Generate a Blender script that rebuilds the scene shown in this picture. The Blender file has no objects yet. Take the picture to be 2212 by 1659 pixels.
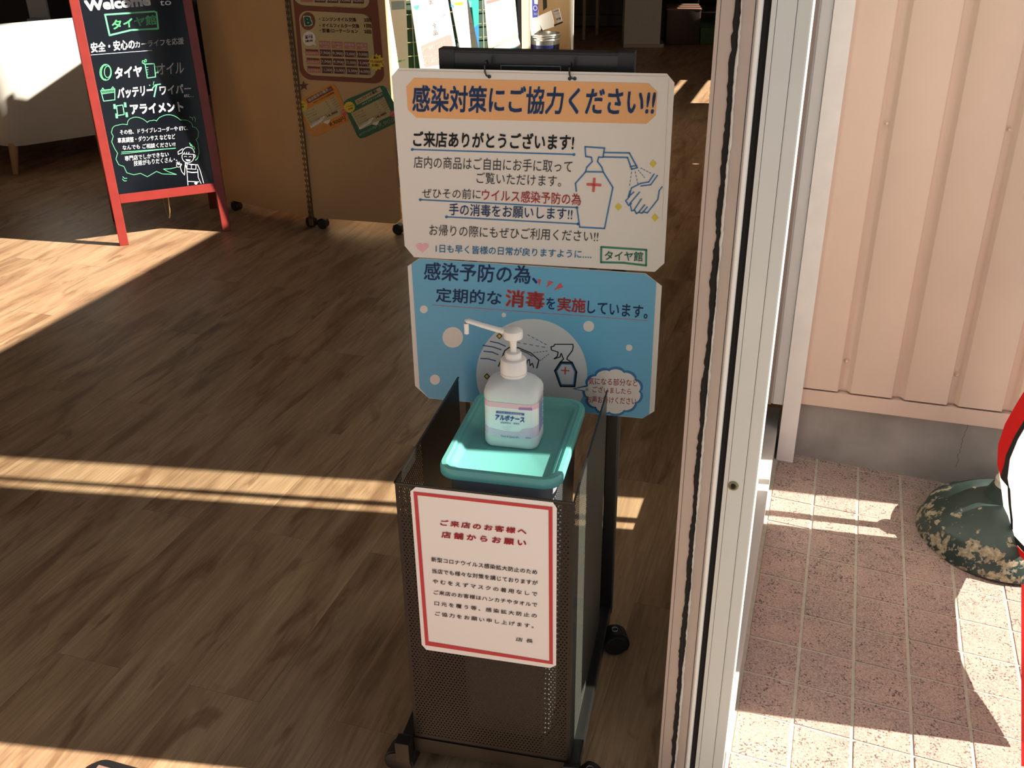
import bpy, bmesh, math, random
from mathutils import Vector, Matrix
random.seed(7)
R = math.radians
scene = bpy.context.scene
COL = scene.collection

# ------------------------------------------------------------------ camera, world, sun, exposure
CZ, PITCH, ROLL, FPX, W, H = 1.33, R(27.05), R(-0.83), 2125.0, 2212.0, 1659.0
_f = Vector((0, math.cos(PITCH), -math.sin(PITCH)))
_r0 = Vector((1, 0, 0)); _u0 = _r0.cross(_f)
_r = _r0 * math.cos(ROLL) + _u0 * math.sin(ROLL)
_u = _u0 * math.cos(ROLL) - _r0 * math.sin(ROLL)
cd = bpy.data.cameras.new('camera'); cam = bpy.data.objects.new('camera', cd); COL.objects.link(cam)
cd.sensor_width = 36.0; cd.lens = FPX / W * 36.0; cd.clip_start = 0.05; cd.clip_end = 200
M = Matrix((( _r.x, _u.x, -_f.x, 0), (_r.y, _u.y, -_f.y, 0), (_r.z, _u.z, -_f.z, CZ), (0, 0, 0, 1)))
cam.matrix_world = M
scene.camera = cam

wd = bpy.data.worlds.new('sky'); scene.world = wd; wd.use_nodes = True
bg = wd.node_tree.nodes['Background']
bg.inputs['Color'].default_value = (0.80, 0.90, 1.0, 1); bg.inputs['Strength'].default_value = 0.50
SUN_EL, SUN_AZ = R(32.0), R(-8.1)
sd = bpy.data.lights.new('sun', 'SUN'); sun = bpy.data.objects.new('sun', sd); COL.objects.link(sun)
to_sun = Vector((math.cos(SUN_AZ) * math.cos(SUN_EL), math.sin(SUN_AZ) * math.cos(SUN_EL), math.sin(SUN_EL)))
sun.rotation_euler = to_sun.to_track_quat('Z', 'Y').to_euler()
sun.location = to_sun * 20
sd.energy = 17.5; sd.angle = R(0.53); sd.color = (1.0, 0.90, 0.76)
vs = scene.view_settings
scene.display_settings.display_device = 'sRGB'
vs.view_transform = 'Standard'; vs.look = 'None'; vs.gamma = 1.0; vs.use_curve_mapping = False
vs.exposure = 0.0

# ------------------------------------------------------------------ photo-pixel to point on a plane
def ray(px, py):
    return _f + _r * ((px - W / 2) / FPX) - _u * ((py - H / 2) / FPX)
CAM = Vector((0, 0, CZ))
def on_floor(px, py, z=0.0):
    d = ray(px, py); return CAM + d * ((z - CZ) / d.z)
KO = .972      # the outdoor level sits a little higher than the shop floor
OUT = Matrix.Translation(CAM) @ Matrix.Scale(KO, 4) @ Matrix.Translation(-CAM)
class Plane:
    """origin, x axis along, z axis up within the plane; a point is (a, b); y points away from the viewer"""
    def __init__(s, o, yaw, lean=0.0):
        s.o = Vector(o); s.x = Vector((math.cos(yaw), math.sin(yaw), 0)); n = Vector((-math.sin(yaw), math.cos(yaw), 0))
        s.z = Vector((0, 0, 1)) * math.cos(lean) + n * math.sin(lean); s.y = s.z.cross(s.x)
        s.m = Matrix(((s.x.x, s.y.x, s.z.x, s.o.x), (s.x.y, s.y.y, s.z.y, s.o.y), (s.x.z, s.y.z, s.z.z, s.o.z), (0, 0, 0, 1)))
    def at(s, p):
        d = ray(*p); t = s.y.dot(s.o - CAM) / s.y.dot(d); X = CAM + d * t - s.o
        return (X.dot(s.x), X.dot(s.z))

# ------------------------------------------------------------------ materials
def lin(h):
    h = h.lstrip('#'); c = [int(h[i:i + 2], 16) / 255 for i in (0, 2, 4)]
    return tuple(x / 12.92 if x <= .04045 else ((x + .055) / 1.055) ** 2.4 for x in c)
MATS = {}
def mat(name, col, rough=.5, metal=0.0, spec=.5, noise=0.0, scale=40.0, bump=0.0, trans=0.0, coat=0.0, bscale=None):
    if name in MATS: return MATS[name]
    m = bpy.data.materials.new(name); m.use_nodes = True; nt = m.node_tree
    b = nt.nodes['Principled BSDF']; c = lin(col) if isinstance(col, str) else col
    b.inputs['Base Color'].default_value = (*c, 1); b.inputs['Roughness'].default_value = rough
    b.inputs['Metallic'].default_value = metal; b.inputs['Specular IOR Level'].default_value = spec
    b.inputs['Coat Weight'].default_value = coat
    tc = nt.nodes.new('ShaderNodeTexCoord')
    if noise:
        n = nt.nodes.new('ShaderNodeTexNoise'); n.inputs['Scale'].default_value = scale; n.inputs['Detail'].default_value = 5
        nt.links.new(tc.outputs['Object'], n.inputs['Vector'])
        r = nt.nodes.new('ShaderNodeValToRGB'); r.color_ramp.elements[0].position = .3; r.color_ramp.elements[1].position = .7
        r.color_ramp.elements[0].color = (*[x * (1 - noise) for x in c], 1); r.color_ramp.elements[1].color = (*[min(1, x * (1 + noise)) for x in c], 1)
        nt.links.new(n.outputs['Fac'], r.inputs['Fac']); nt.links.new(r.outputs['Color'], b.inputs['Base Color'])
    if bump:
        n2 = nt.nodes.new('ShaderNodeTexNoise'); n2.inputs['Scale'].default_value = bscale or scale * 4; n2.inputs['Detail'].default_value = 3
        nt.links.new(tc.outputs['Object'], n2.inputs['Vector'])
        bp = nt.nodes.new('ShaderNodeBump'); bp.inputs['Strength'].default_value = bump; bp.inputs['Distance'].default_value = .002
        nt.links.new(n2.outputs['Fac'], bp.inputs['Height']); nt.links.new(bp.outputs['Normal'], b.inputs['Normal'])
    if trans:
        t = nt.nodes.new('ShaderNodeBsdfTranslucent'); t.inputs['Color'].default_value = (*c, 1)
        mx = nt.nodes.new('ShaderNodeMixShader'); mx.inputs[0].default_value = trans
        nt.links.new(b.outputs[0], mx.inputs[1]); nt.links.new(t.outputs[0], mx.inputs[2])
        nt.links.new(mx.outputs[0], nt.nodes['Material Output'].inputs['Surface'])
    MATS[name] = m; return m

def wood_floor():
    m = bpy.data.materials.new('vinyl_plank'); m.use_nodes = True; nt = m.node_tree; L = nt.links.new; N = nt.nodes.new
    b = nt.nodes['Principled BSDF']; b.inputs['Roughness'].default_value = .42; b.inputs['Specular IOR Level'].default_value = .35
    g = N('ShaderNodeNewGeometry'); oi = N('ShaderNodeObjectInfo')
    mp = N('ShaderNodeMapping'); mp.inputs['Rotation'].default_value = (0, 0, R(17.7))
    L(g.outputs['Position'], mp.inputs['Vector'])
    off = N('ShaderNodeVectorMath'); off.operation = 'ADD'; L(mp.outputs[0], off.inputs[0])
    mu = N('ShaderNodeMath'); mu.operation = 'MULTIPLY'; mu.inputs[1].default_value = 37.0; L(oi.outputs['Random'], mu.inputs[0])
    cx = N('ShaderNodeCombineXYZ'); L(mu.outputs[0], cx.inputs[1]); L(mu.outputs[0], cx.inputs[2]); L(cx.outputs[0], off.inputs[1])
    s1 = N('ShaderNodeMapping'); s1.inputs['Scale'].default_value = (9, 1.6, 1); L(off.outputs[0], s1.inputs['Vector'])
    n1 = N('ShaderNodeTexNoise'); n1.inputs['Scale'].default_value = 1.6; n1.inputs['Detail'].default_value = 6; n1.inputs['Distortion'].default_value = .6; L(s1.outputs[0], n1.inputs['Vector'])
    s2 = N('ShaderNodeMapping'); s2.inputs['Scale'].default_value = (60, 3.0, 1); L(off.outputs[0], s2.inputs['Vector'])
    n2 = N('ShaderNodeTexNoise'); n2.inputs['Scale'].default_value = 3; n2.inputs['Detail'].default_value = 5; L(s2.outputs[0], n2.inputs['Vector'])
    s3 = N('ShaderNodeMapping'); s3.inputs['Scale'].default_value = (5.5, 1.5, 1); L(off.outputs[0], s3.inputs['Vector'])
    n3 = N('ShaderNodeTexNoise'); n3.inputs['Scale'].default_value = 2.6; n3.inputs['Detail'].default_value = 4; n3.inputs['Distortion'].default_value = 1.2; L(s3.outputs[0], n3.inputs['Vector'])
    r1 = N('ShaderNodeValToRGB'); e = r1.color_ramp.elements
    e[0].position = .30; e[0].color = (.22, .125, .070, 1); e[1].position = .72; e[1].color = (.44, .295, .18, 1)
    k = e.new(.48); k.color = (.365, .232, .137, 1)
    L(n1.outputs['Fac'], r1.inputs['Fac'])
    r3 = N('ShaderNodeValToRGB'); e = r3.color_ramp.elements; e[0].position = .58; e[0].color = (0, 0, 0, 1); e[1].position = .68; e[1].color = (1, 1, 1, 1)
    L(n3.outputs['Fac'], r3.inputs['Fac'])
    kn = N('ShaderNodeMix'); kn.data_type = 'RGBA'; kn.inputs['B'].default_value = (.15, .065, .03, 1)
    kf = N('ShaderNodeMath'); kf.operation = 'MULTIPLY'; kf.inputs[1].default_value = .55; L(r3.outputs['Color'], kf.inputs[0])
    L(kf.outputs[0], kn.inputs['Factor']); L(r1.outputs['Color'], kn.inputs['A'])
    r2 = N('ShaderNodeMapRange'); r2.inputs['From Min'].default_value = .3; r2.inputs['From Max'].default_value = .7; r2.inputs['To Min'].default_value = .78; r2.inputs['To Max'].default_value = 1.12
    L(n2.outputs['Fac'], r2.inputs['Value'])
    rr = N('ShaderNodeMapRange'); rr.inputs['To Min'].default_value = .93; rr.inputs['To Max'].default_value = 1.06; L(oi.outputs['Random'], rr.inputs['Value'])
    mm = N('ShaderNodeMath'); mm.operation = 'MULTIPLY'; L(r2.outputs[0], mm.inputs[0]); L(rr.outputs[0], mm.inputs[1])
    vm = N('ShaderNodeVectorMath'); vm.operation = 'SCALE'; L(kn.outputs['Result'], vm.inputs[0]); L(mm.outputs[0], vm.inputs['Scale'])
    L(vm.outputs[0], b.inputs['Base Color'])
    bp = N('ShaderNodeBump'); bp.inputs['Strength'].default_value = .15; bp.inputs['Distance'].default_value = .001
    L(n2.outputs['Fac'], bp.inputs['Height']); L(bp.outputs[0], b.inputs['Normal'])
    return m

def granite_tile():
    m = bpy.data.materials.new('speckled_tile'); m.use_nodes = True; nt = m.node_tree; L = nt.links.new; N = nt.nodes.new
    b = nt.nodes['Principled BSDF']; b.inputs['Roughness'].default_value = .75; b.inputs['Specular IOR Level'].default_value = .25
    g = N('ShaderNodeNewGeometry')
    n1 = N('ShaderNodeTexNoise'); n1.inputs['Scale'].default_value = 16; n1.inputs['Detail'].default_value = 3; L(g.outputs['Position'], n1.inputs['Vector'])
    r1 = N('ShaderNodeValToRGB'); e = r1.color_ramp.elements; e[0].position = .35; e[0].color = (.275, .20, .175, 1); e[1].position = .65; e[1].color = (.36, .24, .205, 1)
    L(n1.outputs['Fac'], r1.inputs['Fac'])
    n2 = N('ShaderNodeTexNoise'); n2.inputs['Scale'].default_value = 260; n2.inputs['Detail'].default_value = 3; L(g.outputs['Position'], n2.inputs['Vector'])
    r2 = N('ShaderNodeValToRGB'); e = r2.color_ramp.elements; e[0].position = .42; e[0].color = (0, 0, 0, 1); e[1].position = .62; e[1].color = (1, 1, 1, 1)
    L(n2.outputs['Fac'], r2.inputs['Fac'])
    m1 = N('ShaderNodeMix'); m1.data_type = 'RGBA'; m1.inputs['B'].default_value = (.50, .40, .335, 1)
    f1 = N('ShaderNodeMath'); f1.operation = 'MULTIPLY'; f1.inputs[1].default_value = .55; L(r2.outputs['Color'], f1.inputs[0]); L(f1.outputs[0], m1.inputs['Factor']); L(r1.outputs['Color'], m1.inputs['A'])
    v = N('ShaderNodeTexNoise'); v.inputs['Scale'].default_value = 250; v.inputs['Detail'].default_value = 2; L(g.outputs['Position'], v.inputs['Vector'])
    n4 = N('ShaderNodeTexNoise'); n4.inputs['Scale'].default_value = 34; n4.inputs['Detail'].default_value = 4; L(g.outputs['Position'], n4.inputs['Vector'])
    ad = N('ShaderNodeMath'); ad.operation = 'MULTIPLY_ADD'; ad.inputs[1].default_value = .42; L(n4.outputs['Fac'], ad.inputs[0]); L(v.outputs['Fac'], ad.inputs[2])
    r4 = N('ShaderNodeValToRGB'); e = r4.color_ramp.elements; e[0].position = .815; e[0].color = (0, 0, 0, 1); e[1].position = .86; e[1].color = (1, 1, 1, 1)
    L(ad.outputs[0], r4.inputs['Fac'])
    m2 = N('ShaderNodeMix'); m2.data_type = 'RGBA'; m2.inputs['B'].default_value = (.075, .055, .055, 1)
    f2 = N('ShaderNodeMath'); f2.operation = 'MULTIPLY'; f2.inputs[1].default_value = .85; L(r4.outputs['Color'], f2.inputs[0]); L(f2.outputs[0], m2.inputs['Factor']); L(m1.outputs['Result'], m2.inputs['A'])
    L(m2.outputs['Result'], b.inputs['Base Color'])
    bp = N('ShaderNodeBump'); bp.inputs['Strength'].default_value = .35; bp.inputs['Distance'].default_value = .001
    L(n2.outputs['Fac'], bp.inputs['Height']); L(bp.outputs[0], b.inputs['Normal'])
    return m

def glass_mat():
    m = bpy.data.materials.new('window_glass'); m.use_nodes = True; nt = m.node_tree; L = nt.links.new; N = nt.nodes.new
    nt.nodes.remove(nt.nodes['Principled BSDF'])
    t = N('ShaderNodeBsdfTransparent'); t.inputs['Color'].default_value = (.93, .96, .94, 1)
    g = N('ShaderNodeBsdfGlossy'); g.inputs['Roughness'].default_value = .02
    fr = N('ShaderNodeFresnel'); fr.inputs['IOR'].default_value = 1.45; mx = N('ShaderNodeMixShader')
    L(fr.outputs[0], mx.inputs[0]); L(t.outputs[0], mx.inputs[1]); L(g.outputs[0], mx.inputs[2]); L(mx.outputs[0], nt.nodes['Material Output'].inputs['Surface'])
    return m

def peeled_paint():
    m = bpy.data.materials.new('peeled_green_paint'); m.use_nodes = True; nt = m.node_tree; L = nt.links.new; N = nt.nodes.new
    b = nt.nodes['Principled BSDF']; b.inputs['Roughness'].default_value = .5
    tc = N('ShaderNodeTexCoord'); sx = N('ShaderNodeSeparateXYZ'); L(tc.outputs['Object'], sx.inputs[0])
    n = N('ShaderNodeTexNoise'); n.inputs['Scale'].default_value = 40; n.inputs['Detail'].default_value = 8; n.inputs['Roughness'].default_value = .65; L(tc.outputs['Object'], n.inputs['Vector'])
    ln = N('ShaderNodeVectorMath'); ln.operation = 'LENGTH'; cx = N('ShaderNodeCombineXYZ'); L(sx.outputs[0], cx.inputs[0]); L(sx.outputs[1], cx.inputs[1]); L(cx.outputs[0], ln.inputs[0])
    mr = N('ShaderNodeMapRange'); mr.inputs['From Min'].default_value = .09; mr.inputs['From Max'].default_value = .163; mr.inputs['To Min'].default_value = 0; mr.inputs['To Max'].default_value = .16; L(ln.outputs['Value'], mr.inputs['Value'])
    a = N('ShaderNodeMath'); a.operation = 'ADD'; L(n.outputs['Fac'], a.inputs[0]); L(mr.outputs[0], a.inputs[1])
    r = N('ShaderNodeValToRGB'); e = r.color_ramp.elements; e[0].position = .655; e[0].color = (0, 0, 0, 1); e[1].position = .67; e[1].color = (1, 1, 1, 1); L(a.outputs[0], r.inputs['Fac'])
    n2 = N('ShaderNodeTexNoise'); n2.inputs['Scale'].default_value = 9; L(tc.outputs['Object'], n2.inputs['Vector'])
    g = N('ShaderNodeValToRGB'); e = g.color_ramp.elements; e[0].position = .35; e[0].color = (.018, .040, .034, 1); e[1].position = .7; e[1].color = (.045, .072, .062, 1); L(n2.outputs['Fac'], g.inputs['Fac'])
    n3 = N('ShaderNodeTexNoise'); n3.inputs['Scale'].default_value = 120; L(tc.outputs['Object'], n3.inputs['Vector'])
    c = N('ShaderNodeValToRGB'); e = c.color_ramp.elements; e[0].position = .35; e[0].color = (.22, .17, .10, 1); e[1].position = .65; e[1].color = (.42, .38, .26, 1); L(n3.outputs['Fac'], c.inputs['Fac'])
    mx = N('ShaderNodeMix'); mx.data_type = 'RGBA'; L(r.outputs['Color'], mx.inputs['Factor']); L(g.outputs['Color'], mx.inputs['A']); L(c.outputs['Color'], mx.inputs['B'])
    L(mx.outputs['Result'], b.inputs['Base Color'])
    bp = N('ShaderNodeBump'); bp.inputs['Strength'].default_value = .6; bp.inputs['Distance'].default_value = .002; bp.invert = True
    L(r.outputs['Color'], bp.inputs['Height']); L(bp.outputs[0], b.inputs['Normal'])
    return m

M_floor, M_tile, M_glass, M_peel = wood_floor(), granite_tile(), glass_mat(), peeled_paint()
M_grout = mat('grout', (.42, .38, .31), .9, noise=.12, scale=60, bump=.3)
M_seam = mat('floor_seam', (.10, .06, .035), .7)
M_alu = mat('aluminium', (.55, .54, .535), .42, metal=.15, noise=.03, scale=8)
M_alu2 = mat('aluminium_grey', (.55, .53, .52), .45, metal=.3, noise=.05, scale=12)
M_aluw = mat('aluminium_white', (.74, .70, .68), .45, noise=.04, scale=20)
M_frm = mat('frame_anodised', (.60, .61, .605), .42, metal=.1, noise=.03, scale=10)
M_stl = mat('stile_painted', (.44, .35, .31), .42, noise=.05, scale=14)
M_pile = mat('black_pile', (.010, .009, .009), .95)
M_fuzz = mat('grey_pile', (.62, .60, .56), .95)
M_pink = mat('pink_siding', (.63, .47, .385), .5, noise=.03, scale=6)
M_conc = mat('foundation_concrete', (.30, .275, .255), .9, noise=.22, scale=7, bump=.4, bscale=60)
M_wall = mat('interior_wall', (.24, .215, .19), .9, noise=.03, scale=3)
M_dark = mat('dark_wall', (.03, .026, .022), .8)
M_ceil = mat('ceiling_board', (.22, .21, .20), .9)
M_asph = mat('forecourt', (.32, .31, .30), .95, noise=.1, scale=2)
M_blk = mat('black_steel', (.012, .012, .012), .32, coat=.1)
M_blkp = mat('black_plastic', (.011, .011, .012), .45)
M_mesh = mat('perforated_steel', (.007, .006, .0055), .42, spec=.4)
M_wh = mat('white_sheet', (.73, .685, .655), .45)
M_org = mat('orange_print', (.78, .40, .17), .5, noise=.04, scale=9)
M_navy = mat('navy_ink', (.02, .075, .23), .5)
M_ink = mat('black_ink', (.012, .012, .013), .5)
M_red = mat('red_ink', (.62, .09, .085), .5)
M_blue = mat('blue_ink', (.03, .17, .40), .5)
M_sky = mat('light_blue_ink', (.06, .32, .60), .5)
M_yel = mat('yellow_ink', (.66, .52, .04), .5)
M_pnk = mat('pink_ink', (.80, .42, .50), .5)
M_grn = mat('green_ink', (.02, .22, .13), .5)
M_cyan = mat('blue_print', (.13, .42, .66), .45, noise=.06, scale=5)
M_pale = mat('pale_print', (.60, .63, .66), .45)

# ------------------------------------------------------------------ mesh helpers
def mesh_of(bm, name, smooth=False):
    me = bpy.data.meshes.new(name)
    bmesh.ops.recalc_face_normals(bm, faces=bm.faces)
    bm.to_mesh(me); bm.free()
    if smooth:
        for p in me.polygons: p.use_smooth = True
        try: me.set_sharp_from_angle(angle=R(40))
        except Exception: pass
    return me
def add(name, data, m=None, parent=None, mw=None):
    if isinstance(data, bmesh.types.BMesh): data = mesh_of(data, name)
    o = bpy.data.objects.new(name, data); COL.objects.link(o)
    if m is not None and len(data.materials) == 0: data.materials.append(m)
    if parent is not None: o.parent = parent
    if mw is not None: o.matrix_local = mw
    return o
def thing(name, label=None, cat=None, mw=None, loc=None, rz=0, group=None, kind=None):
    o = bpy.data.objects.new(name, None); COL.objects.link(o); o.empty_display_size = .05
    if mw is not None: o.matrix_world = mw
    elif loc is not None: o.matrix_world = Matrix.Translation(loc) @ Matrix.Rotation(rz, 4, 'Z')
    tag(o, label, cat, group, kind); return o
def tag(o, label=None, cat=None, group=None, kind=None):
    if label: o['label'] = label
    if cat: o['category'] = cat
    if group: o['group'] = group
    if kind: o['kind'] = kind
    return o
def box(bm, x0, x1, y0, y1, z0, z1, bev=0.0, mw=None):
    r = bmesh.ops.create_cube(bm, size=1.0); vs_ = r['verts']
    for v in vs_:
        v.co = Vector(((x0 + x1) / 2 + v.co.x * (x1 - x0), (y0 + y1) / 2 + v.co.y * (y1 - y0), (z0 + z1) / 2 + v.co.z * (z1 - z0)))
    if bev:
        es = list({e for v in vs_ for e in v.link_edges})
        rb = bmesh.ops.bevel(bm, geom=es, offset=bev, segments=2, affect='EDGES', profile=.7)
        vs_ = [v for v in rb['verts']]
    if mw is not None:
        vv = {v for v in vs_} | {w for v in vs_ for e in v.link_edges for w in e.verts}
        for v in vv: v.co = mw @ v.co
    return bm
def nb(*a, **k):
    bm = bmesh.new(); box(bm, *a, **k); return bm
def prism(bm, pts, y0, y1):
    """polygon of (x, z) extruded from y0 to y1"""
    a = [bm.verts.new((x, y0, z)) for x, z in pts]; b = [bm.verts.new((x, y1, z)) for x, z in pts]
    bm.faces.new(a); bm.faces.new(b[::-1])
    n = len(pts)
    for i in range(n): bm.faces.new((a[i], b[i], b[(i + 1) % n], a[(i + 1) % n]))
    return bm
def lathe(bm, prof, seg=28, c=(0, 0, 0)):
    rings = []
    for r, z in prof:
        if r < 1e-6: rings.append([bm.verts.new((c[0], c[1], c[2] + z))])
        else: rings.append([bm.verts.new((c[0] + r * math.cos(2 * math.pi * i / seg), c[1] + r * math.sin(2 * math.pi * i / seg), c[2] + z)) for i in range(seg)])
    for A, B in zip(rings, rings[1:]):
        for i in range(seg):
            j = (i + 1) % seg
            if len(A) == 1 and len(B) == 1: continue
            if len(A) == 1: bm.faces.new((A[0], B[i], B[j]))
            elif len(B) == 1: bm.faces.new((A[i], A[j], B[0]))
            else: bm.faces.new((A[i], A[j], B[j], B[i]))
    return bm
def tube(bm, pts, r, seg=10, cap=True):
    pts = [Vector(p) for p in pts]; rings = []
    for i, p in enumerate(pts):
        d = (pts[min(i + 1, len(pts) - 1)] - pts[max(i - 1, 0)]).normalized()
        ref = Vector((0, 0, 1)) if abs(d.z) < .9 else Vector((1, 0, 0))
        a = d.cross(ref).normalized(); b = d.cross(a)
        rr = r[i] if isinstance(r, (list, tuple)) else r
        rings.append([bm.verts.new(p + a * rr * math.cos(2 * math.pi * k / seg) + b * rr * math.sin(2 * math.pi * k / seg)) for k in range(seg)])
    for A, B in zip(rings, rings[1:]):
        for k in range(seg): bm.faces.new((A[k], A[(k + 1) % seg], B[(k + 1) % seg], B[k]))
    if cap: bm.faces.new(rings[0][::-1]); bm.faces.new(rings[-1])
    return bm
def rrect(w, d, r, n=6, cx=0, cy=0):
    out = []
    for sx, sy, a0 in ((1, 1, 0), (-1, 1, 90), (-1, -1, 180), (1, -1, 270)):
        for k in range(n + 1):
            a = R(a0 + 90 * k / n); out.append((cx + sx * (w / 2 - r) + r * math.cos(a), cy + sy * (d / 2 - r) + r * math.sin(a)))
    return out
def loft(bm, rings, cap0=True, cap1=True):
    vr = [[bm.verts.new(p) for p in rg] for rg in rings]
    for A, B in zip(vr, vr[1:]):
        n = len(A)
        for i in range(n): bm.faces.new((A[i], A[(i + 1) % n], B[(i + 1) % n], B[i]))
    if cap0: bm.faces.new(vr[0][::-1])
    if cap1: bm.faces.new(vr[-1])
    return bm

# ------------------------------------------------------------------ print: flat ink laid on a plane
FONTC = {}
def glyphs(s, bold=.012, space=1.0):
    key = (s, bold, space)
    if key in FONTC: return FONTC[key]
    cu = bpy.data.curves.new('t', 'FONT'); cu.body = s; cu.size = 1; cu.space_character = space; cu.resolution_u = 2
    o = bpy.data.objects.new('t', cu); COL.objects.link(o)
    dg = bpy.context.evaluated_depsgraph_get()
    me = bpy.data.meshes.new_from_object(o.evaluated_get(dg))
    vv = [v.co.copy() for v in me.vertices]; ff = [tuple(p.vertices) for p in me.polygons]
    bpy.data.objects.remove(o); bpy.data.curves.remove(cu); bpy.data.meshes.remove(me)
    if vv:
        x0 = min(v.x for v in vv); x1 = max(v.x for v in vv); y0 = min(v.y for v in vv); y1 = max(v.y for v in vv)
        vv = [((v.x - x0) / (x1 - x0), (v.y - y0) / max(y1 - y0, .3)) for v in vv]
    if bold > .005 and vv:
        bx = bold * .95 / (x1 - x0); by = bold * .95 / max(y1 - y0, .3); base, bf = vv, ff; vv, ff = [], []
        for dx, dy in ((-bx, -by), (bx, -by), (bx, by), (-bx, by)) + (((0, 0),) if bold > .02 else ()):
            n = len(vv); vv += [(x * (1 - 2 * bx) + bx + dx, y * (1 - 2 * by) + by + dy) for x, y in base]; ff += [tuple(i + n for i in f) for f in bf]
    FONTC[key] = (vv, ff); return FONTC[key]
class Print:
    """collects flat ink on a Plane; photo-pixel helpers through a crop transform"""
    def __init__(s, plane, ox=0, oy=0, sc=1.0):
        s.p = plane; s.o = (ox, oy, sc); s.d = {}
    def q(s, c): return s.p.at((s.o[0] + c[0] / s.o[2], s.o[1] + c[1] / s.o[2]))
    def buf(s, m, lay): return s.d.setdefault((m.name, lay), (m, [], []))
    def ab(s, pts, m, lay=1):
        _, V, F = s.buf(m, lay); n = len(V); V += [(a, -.00025 * lay, b) for a, b in pts]; F.append(tuple(range(n, n + len(pts))))
    def poly(s, pts, m, lay=1): s.ab([s.q(c) for c in pts], m, lay)
    def disc(s, c, r, m, lay=1, ry=None, n=24, clip=None):
        ry = ry or r; s.poly([(c[0] + r * math.cos(2 * math.pi * i / n), c[1] + ry * math.sin(2 * math.pi * i / n)) for i in range(n)], m, lay)
    def stroke(s, pts, w, m, lay=2, closed=False, dots=0):
        P = [s.q(c) for c in pts]; px = abs(s.q((pts[0][0] + 10, pts[0][1]))[0] - P[0][0]) / 10; hw = w * px / 2
        if closed: P.append(P[0])
        _, V, F = s.buf(m, lay)
        for (x0, y0), (x1, y1) in zip(P, P[1:]):
            d = math.hypot(x1 - x0, y1 - y0) or 1e-9; tx, ty = (x1 - x0) / d, (y1 - y0) / d; nx, ny = -ty * hw, tx * hw
            n = len(V); e = hw * .6
            V += [(x0 + nx - tx * e, -.00025 * lay, y0 + ny - ty * e), (x0 - nx - tx * e, -.00025 * lay, y0 - ny - ty * e), (x1 - nx + tx * e, -.00025 * lay, y1 - ny + ty * e), (x1 + nx + tx * e, -.00025 * lay, y1 + ny + ty * e)]
            F.append((n, n + 1, n + 2, n + 3))
        if dots:
            for c in (pts[0], pts[-1]): s.disc(c, dots, m, lay, n=12)
    def ring(s, c, rx, ry, w, m, lay=2, n=20, a0=0, a1=360):
        s.stroke([(c[0] + rx * math.cos(R(a0 + (a1 - a0) * i / n)), c[1] + ry * math.sin(R(a0 + (a1 - a0) * i / n))) for i in range(n + 1)], w, m, lay)
    def text(s, t, bl, br, tl, m, lay=3, bold=.012, space=1.0):
        A, B, T = s.q(bl), s.q(br), s.q(tl); vv, ff = glyphs(t, bold, space)
        _, V, F = s.buf(m, lay); n = len(V)
        V += [(A[0] + u * (B[0] - A[0]) + v * (T[0] - A[0]), -.00025 * lay, A[1] + u * (B[1] - A[1]) + v * (T[1] - A[1])) for u, v in vv]
        F += [tuple(i + n for i in f) for f in ff]
    def emit(s, parent, name='lettering', base=0.0):
        for (mn, lay), (m, V, F) in s.d.items():
            me = bpy.data.meshes.new(name); me.from_pydata([(x, y + base, z) for x, y, z in V], [], F); me.materials.append(m)
            # faces should look at the viewer (local -y)
            me.update()
            nm = name if lay >= 3 or name != 'lettering' else 'printed_shape'
            o = add(nm, me, m, parent)

# ================================================================== SETTING
PW = R(-18.0)
UX = Vector((math.cos(PW), math.sin(PW), 0)); UY = Vector((-math.sin(PW), math.cos(PW), 0))
J = Vector((.70, 2.13, 0))
def frame_at(o, yaw=PW): return Matrix.Translation(o) @ Matrix.Rotation(yaw, 4, 'Z')
FM = frame_at((0, 0, 0))            # building axes: x along UX, y along UY

# interior floor: base + planks
floor = tag(add('floor', nb(-6.0, -.05, -.2, 12.5, -.06, -.0025), M_seam, mw=FM), kind='structure')
bm = bmesh.new(); box(bm, 0, .1497, 0, .9294, -.0025, 0, bev=.0006); plank_me = mesh_of(bm, 'plank'); plank_me.materials.append(M_floor)
def plank_far(u0, u1, v0, v1):
    """is this floor rectangle (building axes) inside the frame, roughly"""
    ok = False
    for u in (u0, (u0 + u1) / 2, u1):
        for v in (v0, (v0 + v1) / 2, v1):
            X = FM @ Vector((u, v, 0)) - CAM; z = X.dot(_f)
            if z < .2: continue
            px = W / 2 + FPX * X.dot(_r) / z; py = H / 2 - FPX * X.dot(_u) / z
            if -120 < px < W + 60 and -60 < py < H + 200: ok = True
    return ok
rest = bmesh.new(); npl = 0; cells = []
for i in range(-38, 3):
    u0 = -.26 + .15 * i; par = i % 2
    for j in range(-2, 14):
        v0 = ((1.602 if par == 0 else 1.13) if u0 < -.12 else 2.32) + .93 * (j - 1)
        if v0 > 12.4: continue
        u1 = u0 + .1497
        if u0 >= -.12 and v0 < 1.9: continue
        if u0 >= .03: continue
        cells.append((0 if plank_far(u0, u1, v0, v0 + .93) else 1, v0, u0, u1))
cells.sort()
for vis, v0, u0, u1 in cells:
    if vis == 0 and npl < 290 and v0 < 8.2:
        w = min(u1, .026) - u0
        me = plank_me
        if w < .149:
            b2 = bmesh.new(); box(b2, 0, w, 0, .9294, -.0025, 0, bev=.0006); me = mesh_of(b2, 'plank'); me.materials.append(M_floor)
        add('plank', me, M_floor, floor, Matrix.Translation((u0, v0, 0))); npl += 1
    else:
        box(rest, u0, min(u1, .026), v0, v0 + .9294, -.0025, 0)
tag(add('far_planks', rest, M_floor, floor), kind='stuff')
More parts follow.
